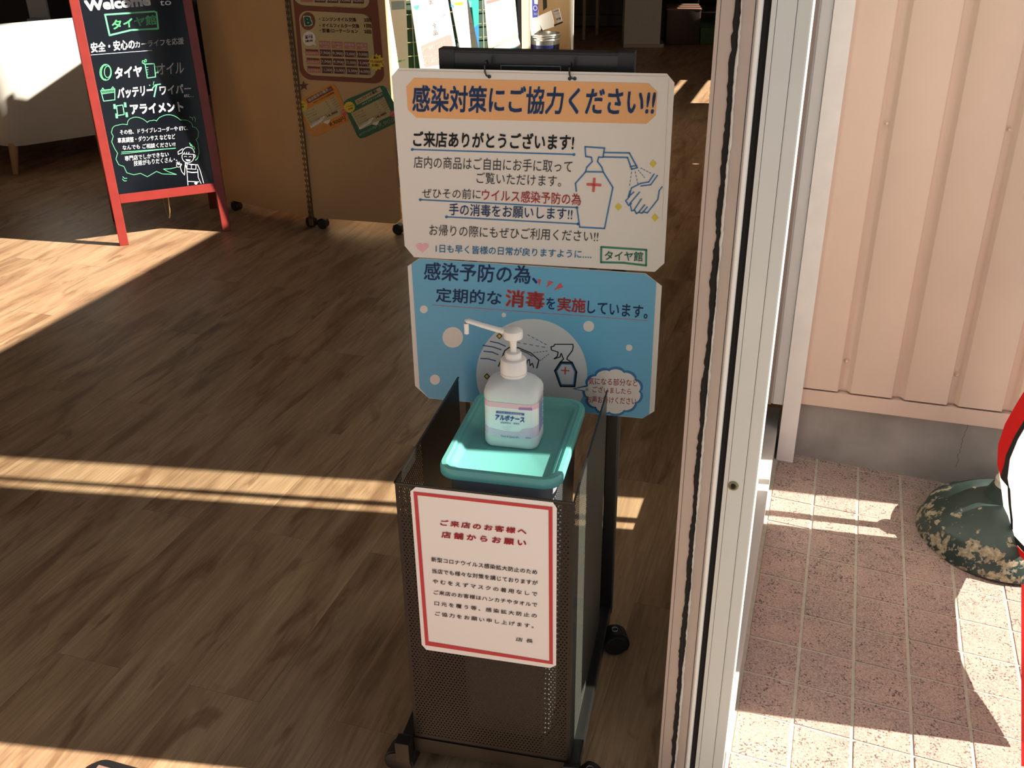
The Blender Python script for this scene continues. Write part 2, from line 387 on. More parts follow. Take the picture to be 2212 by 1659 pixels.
# floor to the right of the axis strip, beyond the jamb (wider room there)
# the room: walls, ceiling
def wallbox(name, u0, u1, v0, v1, z0, z1, m):
    return tag(add(name, nb(u0, u1, v0, v1, z0, z1), m, mw=FM), kind='structure')
wallbox('wall_left', -6.15, -6.0, -.2, 12.5, 0, 3.5, M_wall)
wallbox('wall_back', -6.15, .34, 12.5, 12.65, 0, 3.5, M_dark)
wallbox('ceiling', -6.15, .42, 1.0, 12.65, 3.5, 3.6, M_ceil)
wallbox('wall_front', -6.15, -1.7, .95, 1.07, 0, 3.5, M_wall)
wallbox('wall_sky_block', -1.7, -.10, .95, 1.07, 2.25, 3.5, M_wall)  # unseen wall over the doorway, added to keep sky light out
wallbox('ceiling_light_block', -4.2, -.02, -1.6, 1.0, 2.62, 2.74, M_ceil)  # unseen roof added to darken the floor near the doorway
wallbox('wall_light_block', -2.6, -2.45, -1.6, .95, -.1, 2.62, M_wall)  # unseen side wall added with it to block more sky light
jl = FM.inverted() @ J          # jamb in building axes
ju, jv = jl.x, jl.y             # about .008, 2.242
# right wall beyond the jamb: high window, slits and low openings shaped to let in sun patches, mullions, head
rw = thing('wall_right', kind='structure', mw=FM)
RU = ju + .02
def rwp(name, v0, v1, z0, z1, m=M_wall): add(name, nb(RU, RU + .10, v0, v1, z0, z1), m, rw)
rwp('wall_panel', jv + .06, 6.15, 0, .42); rwp('wall_panel', jv + .06, 6.15, .50, 1.585)
vs_l = jv + .06
for vc, hw_ in ((4.73, .008), (4.86, .006), (4.97, .006), (5.07, .008), (5.29, .016), (6.15, 0)): rwp('wall_panel', vs_l, vc - hw_, .42, .50); vs_l = vc + hw_
rwp('wall_panel', 6.15, 6.9, 0, 1.50); rwp('wall_panel', 6.9, 7.78, 0, .50); rwp('wall_panel', 6.9, 7.78, .78, 1.50); rwp('wall_panel', 6.45, 7.78, 1.50, 3.4); rwp('wall_panel', 6.9, 7.78, .655, .69)
rwp('wall_panel', 7.78, 8.5, 0, 3.4); rwp('wall_panel', 8.5, 9.55, 0, 3.4); rwp('wall_panel', 9.55, 9.95, 0, 1.02); rwp('wall_panel', 9.55, 9.95, 1.30, 3.4); rwp('wall_panel', 9.95, 12.5, 0, 3.4)
rwp('wall_panel', jv, 12.5, 3.4, 3.5)
for v in (6.4,): add('mullion', nb(RU, RU + .08, v, v + .04, 1.585 if v < 6.15 else 1.50, 3.4), M_alu, rw)
for v in (9.64, 9.80): add('mullion', nb(RU, RU + .08, v, v + .06, 1.02, 1.30), M_alu, rw)

# ------------------------------------------------------------------ glazed screen between stile and jamb: curb, post, stile
screen = thing('window_1', kind='structure', mw=FM)
DU = (.622 * math.cos(PW) + 2.013 * math.sin(PW)) * KO         # outer face of the curb in building axes
DV0, DV1 = 1.02, jv + .06
bm = bmesh.new()
box(bm, DU - .085, DU, DV0 + .12, DV1, 0, .128, bev=.0025)
curb = add('bottom_rail', bm, mat('curb_metal', (.47, .44, .42), .5, metal=.1, noise=.05, scale=12), screen)
bm = bmesh.new(); box(bm, DU - .055, DU - .038, DV0 + .14, DV1 - .01, .1285, .131)
add('track_groove', bm, mat('brass_track', (.62, .46, .20), .3, metal=.8), curb)
add('glass_pane', nb(DU - .050, DU - .044, DV0 + .14, DV1, .128, 2.5), M_glass, screen)
add('head_rail', nb(DU - .11, DU + .02, DV0, DV1 + .1, 2.5, 2.62), M_alu, screen)
# jamb post: gasket groove + post faces (vertical edges measured on the photo)
JP = Plane((.667, 2.145, 0), PW)
def a_at(pl, x, y): return pl.at((x, y))[0]
g0, g1, g2, g3, g4 = a_at(JP, 1757, 0), a_at(JP, 1771, 0), a_at(JP, 1782, 0), a_at(JP, 1803, 0), a_at(JP, 1849.5, 0)
JM = JP.m
post = thing('trim_1', kind='structure', mw=OUT @ JM)
add('gasket', nb(g1 - .012, g1, -.004, .09, .165, 3.0), mat('mauve_gasket', (.26, .20, .18), .6), post)
add('gasket_channel', nb(g0 - .02, g2, .004, .09, .165, 3.0), M_alu2, post)
bm = bmesh.new(); box(bm, g2 - .006, g3 - .0007, .001, .10, .165, 3.0, bev=.001); add('post_face', bm, M_alu, post)
bm = bmesh.new(); box(bm, g3, g4, -.004, .10, -.01, 3.0, bev=.0015); add('post_face', bm, M_aluw, post)
add('shadow_gap', nb(g3 - .001, g3 + .0002, .006, .09, 0, 3.0), M_pile, post)

# meeting stile seen end-on (right of the camera)
SP = Plane((.25, 1.105, 0), PW)
def sx(x, y=1659): return a_at(SP, x, y)
stile = thing('door_1', kind='structure', mw=SP.m)
a = [sx(v) for v in (1421.6, 1428, 1449.0, 1457.5, 1477.5, 1481, 1489, 1501.5, 1510, 1539, 1561.7, 1571)]
SZ0, SZ1 = .03, 2.5
def sbox(name, x0, x1, y0, y1, m, bev=.0006, par=stile):
    b_ = bmesh.new(); box(b_, x0, x1, y0, y1, SZ0, SZ1, bev=bev); return add(name, b_, m, par)
sbox('stile_edge', a[0], a[1] - .0004, -.001, .05, M_stl)
sbox('stile_face', a[1], a[2] + .001, 0, .05, M_stl)
sbox('stile_face', a[3] + .0002, a[4], 0, .05, M_stl)
sbox('stile_rebate', a[4] + .0006, a[5], .002, .05, M_alu2)
sbox('stile_core', a[1], a[7], .006, .05, M_blkp)
bm = bmesh.new(); tube(bm, [((a[5] + a[6]) / 2 + .0003, .0, SZ0), ((a[5] + a[6]) / 2 + .0003, .0, SZ1)], (a[6] - a[5]) / 2 + .0004, 16); add('stile_bead', mesh_of(bm, 'stile_bead', True), mat('bright_alu', (.85, .85, .85), .3), stile)
sbox('frame_lip', a[7], a[8] - .0004, -.006, .045, M_frm)
sbox('frame_face', a[8], a[9] - .0003, -.0064, .045, M_frm)
sbox('frame_face', a[9], a[10], -.0062, .06, M_frm, bev=.002)
def pile(name, x0, x1, y0, y1, m, jl_, jr_, seed, n=520):
    """a strip of weather pile whose edges are ragged"""
    rnd = random.Random(seed); b_ = bmesh.new(); prev = None; wl = 0; wr = 0
    for k in range(n + 1):
        z = SZ0 + (SZ1 - SZ0) * k / n
        wl = .82 * wl + .18 * rnd.uniform(-1, 1) * 3; wr = .82 * wr + .18 * rnd.uniform(-1, 1) * 3
        l = x0 + jl_ * (wl * .55 + .2 * rnd.uniform(-1, 1)); r = x1 + jr_ * (wr * .55 + .45 * rnd.uniform(-1, 1)); ym = y0 - .0012
        cur = [b_.verts.new((l, y1, z)), b_.verts.new((l, y0, z)), b_.verts.new(((l + r) / 2, ym, z)), b_.verts.new((r, y0, z)), b_.verts.new((r, y1, z))]
        if prev:
            for q in range(4): b_.faces.new((prev[q], prev[q + 1], cur[q + 1], cur[q]))
        prev = cur
    return tag(add(name, b_, m, stile), kind='stuff')
pile('black_pile', a[2] - .0012, a[3] - .0002, -.0012, .02, M_pile, .0030, .0006, 3)
pile('fuzzy_edge', a[3] - .0004, a[3] + .0017, -.0030, .012, M_fuzz, .0016, .0012, 5)
pile('brush_strip', a[6] + .0005, a[7] - .0004, .001, .03, M_pile, .0012, .0003, 9)
# lock hole in the frame face
hc = SP.at((1585, 1044)); bm = bmesh.new(); lathe(bm, [(.0068, 0), (.0068, .0012), (.0045, .0016), (.0040, .0006), (0, .0004)], 20)
hm = Matrix.Translation((hc[0], -.0062, hc[1])) @ Matrix.Rotation(R(90), 4, 'X')
hole = add('lock_rose', bm, mat('dull_brass', (.20, .18, .10), .45, metal=.5), stile, hm)
bm = bmesh.new(); lathe(bm, [(.0030, 0), (.0030, .0020), (0, .0019)], 16); add('keyhole', bm, M_pile, hole)

# ------------------------------------------------------------------ outdoor ground, tiles, pink wall
def gz(x, y): return -.056 * (x - .6) + .028 * (y - 1.6)
gn = Vector((.056, -.028, 1)).normalized()
gx = Vector((math.cos(R(-18.34)), math.sin(R(-18.34)), 0)); gx = (gx - gn * gx.dot(gn)).normalized(); gy = gn.cross(gx)
GO = Vector((.71, 1.943, gz(.71, 1.943)))
GM = Matrix(((gx.x, gy.x, gn.x, GO.x), (gx.y, gy.y, gn.y, GO.y), (gx.z, gy.z, gn.z, GO.z), (0, 0, 0, 1)))
pav = thing('ground_paving', kind='structure', mw=OUT @ GM)
T = .1008; left_u = -.098
add('mortar_bed', nb(left_u - .07, 3.2, -2.6, .42, -.10, -.0014), M_grout, pav)
def tile_mesh(w, d):
    b_ = bmesh.new(); n = []
    box(b_, 0, w, 0, d, -.004, 0, bev=.0012); me = mesh_of(b_, 'tile'); me.materials.append(M_tile); return me
tm_full, tm_first = tile_mesh(T - .0062, T - .0042), tile_mesh(-left_u - .0031 - .002, T - .0042)
for i in range(-1, 9):
    for j in range(-11, 3):
        x0 = i * T + .0031 if i >= 0 else left_u + .002
        me = tm_full if i >= 0 else tm_first
        y0 = j * T + .0021
        if j == 2 and i > 3: continue
        add('tile', me, M_tile, pav, Matrix.Translation((x0, y0, random.uniform(-.0005, .0005))) @ Matrix.Rotation(random.uniform(-.004, .004), 4, 'X'))
tag(add('ground_forecourt', nb(-6, 12, -14, .9, -.30, -.10), M_asph, mw=FM), kind='structure')
tag(add('ground_step', nb(-4.6, .2, -.6, -.2, -.30, -.01), M_asph, mw=FM), kind='structure')

WP = Plane((.717, 2.157, 0), R(-17.8))
wall = thing('wall_outer', kind='structure', mw=OUT @ WP.m)
WL = .915
wall_trim0 = .1675
bm = bmesh.new(); box(bm, -.02, WL, .012, .14, -.06, wall_trim0); add('foundation', bm, M_conc, wall)
# hairline crack: thin recessed dark polyline on the foundation face
cr = Print(WP, 1900, 880, 3.949)
cpts = [(762, 150), (755, 185), (742, 215), (730, 235), (726, 262), (708, 290), (710, 315), (700, 335), (703, 352), (690, 380), (688, 405), (668, 430), (672, 455), (680, 470), (665, 495), (655, 530)]
cr.stroke(cpts, 3.2, mat('crack', (.05, .045, .04), .9), 1); cr.emit(wall, 'crack', base=.0122)
bm = bmesh.new(); box(bm, -.004, WL, -.012, .03, wall_trim0, .2095, bev=.002); add('sill_flashing', bm, M_pink, wall)
# ribbed sheet: profile across, extruded upwards, bottom edge open and set proud
prof = [(-.003, -.010)]
edges = [(.083, .115), (.207, .238), (.330, .358), (.450, .480), (.572, .602), (.694, .724)]
for e0, e1 in edges:
    prof += [(e0 - .0015, -.010), (e0, -.0088), (e0 + .0035, .004), (e0 + .006, .005), (e1 - .016, .005), (e1 - .010, .003), (e1 - .003, -.0085), (e1, -.010)]
prof.append((WL, -.010))
b_ = bmesh.new(); prev = None
for z in (.2145, 1.2, 2.2, 3.2):
    cur = [b_.verts.new((x, y - .004, z)) for x, y in prof]
    back = [b_.verts.new((x, y - .0032, z)) for x, y in prof]
    if prev:
        for q in range(len(prof) - 1):
            b_.faces.new((prev[0][q], prev[0][q + 1], cur[q + 1], cur[q])); b_.faces.new((prev[1][q + 1], prev[1][q], back[q], back[q + 1]))
    else:
        for q in range(len(prof) - 1): b_.faces.new((cur[q], cur[q + 1], back[q + 1], back[q]))
    prev = (cur, back)
sheet = add('ribbed_sheet', mesh_of(b_, 'ribbed_sheet'), M_pink, wall)
for p in sheet.data.polygons: p.use_smooth = True
sheet.data.set_sharp_from_angle(angle=R(50))
add('wall_core', nb(.0, WL, .004, .14, .2095, 3.2), M_pink, wall)
for px in ((1916, 266), (1829, 779), (2180, 279), (2067, 809)):
    q = WP.at(px); bm = bmesh.new(); lathe(bm, [(.0062, 0), (.0062, .0012), (.0040, .0022), (.0036, .0050), (.0026, .0062), (0, .0064)], 16)
    add('rivet', bm, M_pink, wall, Matrix.Translation((q[0], .0008, q[1])) @ Matrix.Rotation(R(90), 4, 'X'))

# ================================================================== THINGS OUTSIDE
bc = Vector((1.100, 1.835, 0)); bz = gz(bc.x, bc.y)
t = thing('flag_base', 'round dark green flagpole base with peeling paint standing on the pink tiles', 'weight', mw=OUT @ Matrix.Translation((bc.x, bc.y, bz)))
KB = .76
bm = bmesh.new(); lathe(bm, [(r_ * KB, z_ * .95) for r_, z_ in ((.222, .003), (.228, .006), (.228, .018), (.208, .060), (.198, .067), (.10, .118), (.075, .120), (.060, .122), (.045, .150), (.032, .152), (.0265, .150), (.0265, .05), (0, .05))], 56)
me = mesh_of(bm, 'weight_dome', smooth=True); add('weight_dome', me, M_peel, t)
bm = bmesh.new()
lathe(bm, [(.0245, .140), (.030, .144), (.030, .160), (.024, .166), (.0145, .166)], 24)
add('socket_collar', mesh_of(bm, 'socket_collar', True), mat('base_pale', (.55, .56, .46), .6, noise=.2, scale=90), t)

t = thing('flagpole', 'slim white flagpole standing in the round green base', 'pole', mw=OUT @ Matrix.Translation((bc.x, bc.y, bz)))
bm = bmesh.new(); lathe(bm, [(.012, .08), (.012, 1.2), (.010, 1.2), (.010, 2.3), (0, 2.3)], 16); add('pole_tube', mesh_of(bm, 'pole_tube', True), mat('pole_white', (.75, .75, .73), .4), t)
bm = bmesh.new(); lathe(bm, [(0, 0), (.014, .002), (.014, .02), (0, .026)], 14); add('pole_cap', bm, M_blkp, t, Matrix.Translation((0, 0, 2.296)))

# banner cloth hung from the pole: a waving sheet with printed red border, black outline and white field
M_bred = mat('banner_red', (.78, .012, .014), .6, trans=.30)
M_bwhite = mat('banner_white', (.86, .83, .83), .6, trans=.35)
M_bblack = mat('banner_black', (.015, .013, .015), .6, trans=.05)
flag = thing('banner_flag', 'red and white cloth banner with black outlines hanging beside the green base', 'banner', mw=OUT.copy())
def flag_x(y, z):      # waving sheet
    k = (1.80 - y) / .6
    return 1.094 - .09 * k - .060 * math.exp(-((z - .26) / .15) ** 2) * math.exp(-(k / .35) ** 2) + .008 * math.sin(9 * k) * k
def sheet_part(name, m, yz, off=0.0):
    """polygon in (y, z) laid on the waving sheet"""
    b = bmesh.new(); vs0 = [b.verts.new((0, y, z)) for y, z in yz]; b.faces.new(vs0)
    for c in range(-2, 40):
        bmesh.ops.bisect_plane(b, geom=b.verts[:] + b.edges[:] + b.faces[:], plane_co=(0, .9 + .03 * c, 0), plane_no=(0, 1, 0))
    for c in range(1, 40):
        bmesh.ops.bisect_plane(b, geom=b.verts[:] + b.edges[:] + b.faces[:], plane_co=(0, 0, .05 * c), plane_no=(0, 0, 1))
    for v in b.verts: v.co.x = flag_x(v.co.y, v.co.z) + off
    me = mesh_of(b, name)
    for p in me.polygons: p.use_smooth = True
    return add(name, me, m, flag)
FE = 1.212
outline = [(1.80, .30), (1.797, .10), (1.785, .03), (1.72, .03), (1.60, .07), (1.45, .09), (1.34, .09), (FE, .070), (FE, .60), (1.160, .62), (1.152, 1.95), (1.802, 1.95)]
sheet_part('cloth', M_bwhite, outline)
for s_ in (-.0012, .0012):
    sheet_part('printed_border', M_bred, [(1.80, .62), (1.80, .20), (1.785, .175), (1.760, .22), (1.748, .30), (1.742, .42), (1.74, .62)], s_)
    sheet_part('printed_outline', M_bblack, [(1.785, .175), (1.760, .22), (1.748, .30), (1.742, .42), (1.74, .62), (1.728, .62), (1.729, .42), (1.735, .30), (1.744, .20), (1.752, .13), (1.745, .075), (1.733, .075), (1.738, .13), (1.735, .18)], s_)
    sheet_part('printed_outline', M_bblack, [(1.79, .052), (1.60, .095), (1.60, .080), (1.785, .038)], s_)
    sheet_part('printed_border', M_bred, [(1.785, .036), (1.782, .030), (1.72, .03), (1.60, .07), (1.45, .09), (1.34, .09), (FE, .070), (FE, .55), (1.35, .50), (1.50, .30), (1.60, .080)], s_)
for z in (.62, 1.25, 1.9):
    bm = bmesh.new(); tube(bm, [(bc.x, bc.y + .0, bz + z + .02), (flag_x(1.80, z), 1.798, z)], .003, 6); add('tie_loop', bm, M_bwhite, flag)

# a second red banner whose edge just enters at the right of the frame
def ry_(px, py, Y):
    d = ray(px, py); return CAM + d * (Y / d.y)
p0 = ry_(2206, 1655, .93); p1 = ry_(2206, 1262, .99)
bm = bmesh.new(); prev = None
for k in range(13):
    q = k / 12; e = p0.lerp(p1, q); w = .012 * math.sin(q * 9)
    cur = [bm.verts.new(e + Vector((0, 0, 0))), bm.verts.new(e + Vector((.15, -.03 + w, .0))), bm.verts.new(e + Vector((.32, -.02 - w, .01)))]
    if prev:
        for r_ in range(2): bm.faces.new((prev[r_], prev[r_ + 1], cur[r_ + 1], cur[r_]))
    prev = cur
me = mesh_of(bm, 'red_cloth')
for p in me.polygons: p.use_smooth = True
t = thing('red_pennant', 'plain red cloth edge at the far right, nearer than the green base', 'banner', loc=(0, 0, 0))
add('cloth', me, M_bred, t)

# doormat at the bottom left
mc = on_floor(212, 1640); mm_ = frame_at((mc.x, mc.y, 0), PW)
t = thing('doormat', 'doormat with black rubber rim and pinkish brown loops on the wood floor', 'mat', mw=mm_)
pts = rrect(.60, .40, .025, 5, .30, -.20)
bm = bmesh.new(); loft(bm, [[(x, y, 0.0005) for x, y in pts], [(x, y, .006) for x, y in pts], [(x, y, .008) for x, y in rrect(.594, .394, .023, 5, .30, -.20)]])
add('rubber_rim', bm, M_blkp, t)
b_ = bmesh.new(); rnd = random.Random(2)
for k in range(2600):
    x, y = rnd.uniform(.020, .58), rnd.uniform(-.16, -.020); s = rnd.uniform(.002, .0034)
    m4 = Matrix.Translation((x, y, .009)) @ Matrix.Rotation(rnd.uniform(0, 3), 4, 'Z') @ Matrix.Scale(rnd.uniform(.6, 1.4), 4, (1, 0, 0))
    bmesh.ops.create_icosphere(b_, subdivisions=1, radius=s, matrix=m4)
tag(add('pile_loops', b_, mat('mat_loops', (.42, .24, .19), .9, noise=.3, scale=120), t), kind='stuff')
add('backing', nb(.016, .584, -.384, -.016, .006, .0088), mat('mat_back', (.25, .14, .11), .95), t)

# ================================================================== STAND WITH PERFORATED BIN
YB = R(-13.0)
BM_ = frame_at((-.044, 1.16, 0), YB)
stand = thing('sign_stand', 'black steel rolling stand with perforated bin in the middle of the doorway', 'stand', mw=BM_)
def perforated(w, h, pitch, hole, m, borders, th=.0012):
    """flat sheet in x-z with a staggered field of real holes; borders (l, r, b, t)"""
    l, r, bo, to = borders; b = bmesh.new()
    nx = int((w - l - r) / pitch); px_ = (w - l - r) / nx
    dz = px_ * math.sqrt(3) / 2; nz = int((h - bo - to) / dz / 2) * 2; dz = (h - bo - to) / nz
    V = {}
    def vert(x, z):
        x = min(max(x, l), w - r); z = min(max(z, bo), h - to)
        k = (round(x, 6), round(z, 6))
        if k not in V: V[k] = b.verts.new((x, 0, z))
        return V[k]
    for j in range(nz):
        for i in range(nx + (j % 2)):
            cx = l + px_ * (i + (.5 if j % 2 == 0 else 0)); cz = bo + dz * (j + .5)
            hexa = [(cx + px_ / 2, cz - dz / 6 * 1), (cx + px_ / 2, cz + dz / 6 * 1), (cx, cz + dz * .5 + dz / 6), (cx - px_ / 2, cz + dz / 6), (cx - px_ / 2, cz - dz / 6), (cx, cz - dz * .5 - dz / 6)]
            hexa = [(cx + px_ / 2, cz - dz / 3), (cx + px_ / 2, cz + dz / 3), (cx, cz + dz * 2 / 3), (cx - px_ / 2, cz + dz / 3), (cx - px_ / 2, cz - dz / 3), (cx, cz - dz * 2 / 3)]
            outer = [vert(x, z) for x, z in hexa]
            if cx < l + px_ * .3 or cx > w - r - px_ * .3:
                uniq = []
                for v in outer:
                    if v not in uniq: uniq.append(v)
                if len(uniq) > 2:
                    try: b.faces.new(uniq)
                    except ValueError: pass
                continue
            inner = [b.verts.new((cx + hole * math.cos(R(a_)), 0, cz + hole * math.sin(R(a_)))) for a_ in (-30, 30, 90, 150, 210, 270)]
            for k in range(6):
                A, B = outer[k], outer[(k + 1) % 6]
                if A is B: continue
                try: b.faces.new((A, B, inner[(k + 1) % 6], inner[k]))
                except ValueError: pass
    for x0, x1, z0, z1 in ((0, l, 0, h), (w - r, w, 0, h), (l, w - r, 0, bo), (l, w - r, h - to, h)):
        if x1 - x0 > 1e-5 and z1 - z0 > 1e-5: b.faces.new([b.verts.new(c) for c in ((x0, 0, z0), (x1, 0, z0), (x1, 0, z1), (x0, 0, z1))])
    return b
BW0, BW1, BD, BZ0, BZ1 = -.129, .130, .342, .057, .567
bm = perforated(BW1 - BW0, BZ1 - BZ0, .0058, .00145, M_mesh, (.004, .004, .020, .006))
add('front_mesh_panel', bm, M_mesh, stand, Matrix.Translation((BW0, 0, BZ0)))
side = mesh_of(perforated(BD, BZ1 - BZ0, .0058, .00145, M_mesh, (.10, .004, .020, .006)), 'side_mesh_panel')
side2 = mesh_of(perforated(BD, BZ1 - BZ0, .0058, .00145, M_mesh, (.012, .215, .020, .006)), 'side_mesh_panel')
M_sun_side = mat('sunlit_side_steel', (.038, .040, .036), .42)  # right panel only: lighter steel, the sun on that side put into its colour
side3 = side2.copy(); side3.materials.append(M_sun_side)
add('side_mesh_panel', side2, M_mesh, stand, Matrix.Translation((BW0, 0, BZ0)) @ Matrix.Rotation(R(90), 4, 'Z'))
add('side_mesh_panel', side3, M_sun_side, stand, Matrix.Translation((BW1, 0, BZ0)) @ Matrix.Rotation(R(90), 4, 'Z'))
# folded rims, back sheet, bottom
for nm, d in (('rim', (BW0 - .001, BW1 + .001, -.0015, .0015, BZ1 - .001, BZ1 + .0015)), ('rim', (BW0 - .0015, BW0 + .0015, 0, BD, BZ1 - .001, BZ1 + .0015)), ('rim', (BW1 - .0015, BW1 + .0015, 0, BD, BZ1 - .001, BZ1 + .0015)),
              ('bottom_sheet', (BW0, BW1, 0, BD, BZ0, BZ0 + .002)),
              ('bottom_skirt', (BW0 - .002, BW1 + .002, -.0025, .002, BZ0 - .018, BZ0 + .012))):
    bm = bmesh.new(); box(bm, *d, bev=.0006); add(nm, bm, M_blk if nm != 'bottom_skirt' else M_mesh, stand)
# base: side bars to the castors, cross bars
for x in (-.142, .136):
    bm = bmesh.new(); box(bm, x - .010, x + .010, -.022, .43, .040, .066, bev=.002); add('base_bar', bm, M_blk, stand)
for y in (.10, .41):
    add('cross_bar', nb(-.132, .126, y - .010, y + .010, .042, .058, bev=.001), M_blk, stand)
# front end brackets
for x in (-.142, .136):
    bm = bmesh.new(); box(bm, x - .012, x + .012, -.030, -.008, .036, .080, bev=.002); add('foot_bracket', bm, M_mesh, stand)
# posts and top
for x0, x1 in ((-.152, -.130), (.124, .146)):
    bm = bmesh.new(); box(bm, x0, x1, .392, .416, .05, 1.100, bev=.002); add('post', bm, M_blk, stand)
    bm = bmesh.new(); box(bm, x0 - .0015, x1 + .0015, .3912, .418, 1.060, 1.104, bev=.002); add('corner_cap', bm, M_blkp, stand)
bm = bmesh.new(); box(bm, -.150, .144, .3925, .412, .90, 1.099, bev=.001); tp = add('top_panel', bm, M_blk, stand)
bm = bmesh.new(); box(bm, -.131, .125, .3920, .418, 1.0985, 1.1025, bev=.0015); add('top_bar', bm, M_blkp, stand)
SPt = Plane(BM_ @ Vector((0, .3922, 0)), YB)
pr = Print(SPt); ml = mat('grey_line', (.30, .30, .29), .5)
pr.stroke([(1082, 150), (1082, 141.5), (1211, 143.5), (1211, 152)], 1.4, ml, 1); pr.emit(stand, 'label_outline', base=.3922)
bm = bmesh.new(); box(bm, .146, .1475, .395, .414, .05, 1.08); add('post_reveal', bm, mat('steel_grey', (.10, .10, .10), .4, metal=.6), stand)
# castors
def castor(x, y, rz):
    m4 = Matrix.Translation((x, y, 0)) @ Matrix.Rotation(rz, 4, 'Z')
    hood = bmesh.new()
    prof_ = [(.0265 * math.cos(R(a_)), .0235 + .0265 * math.sin(R(a_))) for a_ in range(-35, 196, 11)] + [(-.010, .014), (.008, .008)]
    prism(hood, prof_, -.018, .018); bmesh.ops.bevel(hood, geom=hood.edges[:], offset=.003, segments=2, affect='EDGES')
    h = add('castor', hood, M_blkp, stand, m4)
    for s in (-.0125, .0125):
        w = bmesh.new(); lathe(w, [(0, -.006), (.020, -.006), (.0232, -.003), (.0232, .003), (.020, .006), (0, .006)], 24)
        add('wheel', mesh_of(w, 'wheel', True), M_blkp, h, Matrix.Translation((0, s, .0235)) @ Matrix.Rotation(R(90), 4, 'X'))
    s_ = bmesh.new(); lathe(s_, [(.006, .030), (.006, .052)], 10); add('stem', s_, M_alu2, h)
castor(.160, .350, R(20)); castor(-.160, .350, R(160)); castor(.163, .010, R(-35)); castor(-.152, -.005, R(175))

# ------------------------------------------------------------------ notice on the bin front
NP = Plane(BM_ @ Vector((0, -.0022, 0)), YB)
P = Print(NP, 840, 1020, 2.597)
t = thing('a4_notice', 'laminated white notice with thick red border on the front of the perforated bin', 'notice', mw=NP.m)
C = [P.q(c) for c in ((150, 84), (920, 170), (942, 203), (938, 1084), (905, 1099), (210, 997), (184, 968), (120, 108))]
bm = bmesh.new(); prism(bm, C, .0002, .0010); add('laminated_sheet', bm, mat('notice_white', (.84, .80, .80), .35), t)
O = [P.q(c) for c in ((138, 108), (918, 195), (920, 1078), (205, 970))]; I = [P.q(c) for c in ((160, 129), (896, 212), (900, 1059), (223, 963 - 14))]
mr_ = mat('notice_red', (.52, .035, .05), .45)
for k in range(4): P.ab([O[k], O[(k + 1) % 4], I[(k + 1) % 4], I[k]], mr_, 1)
P.text('ご来店のお客様へ', (288, 298), (772, 350), (290, 265), mr_, bold=.03, space=1.35)
P.text('店舗からお願い', (295, 366), (770, 415), (296, 330), mr_, bold=.03, space=1.5)
for s, bl, br, tl, sp in (('新型コロナウイルス感染拡大防止のため', (238, 500), (832, 574), (238, 474), 1.05), ('当店でも様々な対策を講じておりますが', (243, 565), (835, 634), (243, 539), 1.05),
                          ('やむをえずマスクの着用なしで', (246, 622), (832, 696), (247, 598), 1.4), ('ご来店のお客様はハンカチやタオルで', (252, 684), (832, 756), (252, 660), 1.1),
                          ('口元を覆う等、感染拡大防止の', (256, 745), (830, 817), (256, 722), 1.4), ('ご協力をお願い申し上げます。', (260, 803), (812, 875), (260, 780), 1.4),
                          ('店 長', (712, 946), (808, 958), (713, 925), 1.1)):
    P.text(s, bl, br, tl, M_ink, bold=.012, space=sp)
P.emit(t)

# ------------------------------------------------------------------ white A3 sign
SGP = Plane((.034, 1.515, 0), YB)
def rounded_sheet(P, corners, th, m, t, name='sheet'):
    bm = bmesh.new(); prism(bm, [P.q(c) for c in corners], .0002, th); return add(name, bm, m, t)
P = Print(SGP, 840, 140, 3.456)
t = thing('hanging_sign', 'large white handwritten sign with orange heading hanging from two hooks', 'sign', mw=SGP.m)
rounded_sheet(P, ((72, 24), (2075, 66), (2132, 135), (2056, 1482), (1985, 1546), (188, 1436), (118, 1352), (20, 85)), .0016, M_wh, t)
P.stroke([(72, 42), (2080, 86)], 2.2, mat('sheet_crease', (.45, .42, .40), .5), 1); P.stroke([(2090, 100), (2040, 1160)], 2.0, MATS['sheet_crease'], 1)
P.poly(((130, 165), (188, 98), (1938, 138), (2005, 203), (1992, 378), (1925, 441), (208, 396), (142, 335)), M_org, 1)
P.text('感染対策にご協力ください!!', (175, 352), (1975, 382), (178, 150), M_navy, bold=.022)
P.text('ご来店ありがとうございます!', (182, 612), (1378, 640), (182, 492), M_ink, bold=.022)
P.stroke([(175, 632), (1382, 670)], 9, M_blue, 2, dots=11)
P.text('店内の商品はご自由にお手に取って', (187, 770), (1365, 806), (187, 680), M_ink, bold=.004)
P.text('ご覧いただけます。', (655, 885), (1285, 912), (655, 800), M_ink, bold=.004)
P.text('ぜひその前に', (250, 995), (685, 1003), (250, 920), M_ink, bold=.004)
P.text('ウイルス感染予防の為', (695, 1012), (1432, 1050), (695, 925), M_red, bold=.010)
P.stroke([(235, 1007), (1405, 1066)], 9, M_blue, 2, dots=11)
P.text('手の消毒をお願いします!!', (450, 1122), (1368, 1160), (450, 1032), M_navy, bold=.008)
P.stroke([(430, 1135), (1412, 1188)], 9, M_blue, 2, dots=11)
P.text('お帰りの際にもぜひご利用ください!!', (303, 1274), (1560, 1324), (303, 1190), M_ink, bold=.004)
P.text('1日も早く皆様の日常が戻りますように‥‥', (350, 1400), (1512, 1448), (350, 1338), M_sky, bold=.010)
P.poly([(250 + 47 * 16 * math.sin(a_) ** 3 / 16, 1362 - 42 * (13 * math.cos(a_) - 5 * math.cos(2 * a_) - 2 * math.cos(3 * a_) - math.cos(4 * a_)) / 16) for a_ in [2 * math.pi * i / 28 for i in range(28)]], M_pnk, 1)
P.stroke([(1586, 1360), (1922, 1382), (1920, 1498), (1750, 1478), (1584, 1474)], 15, M_grn, 2, closed=True)
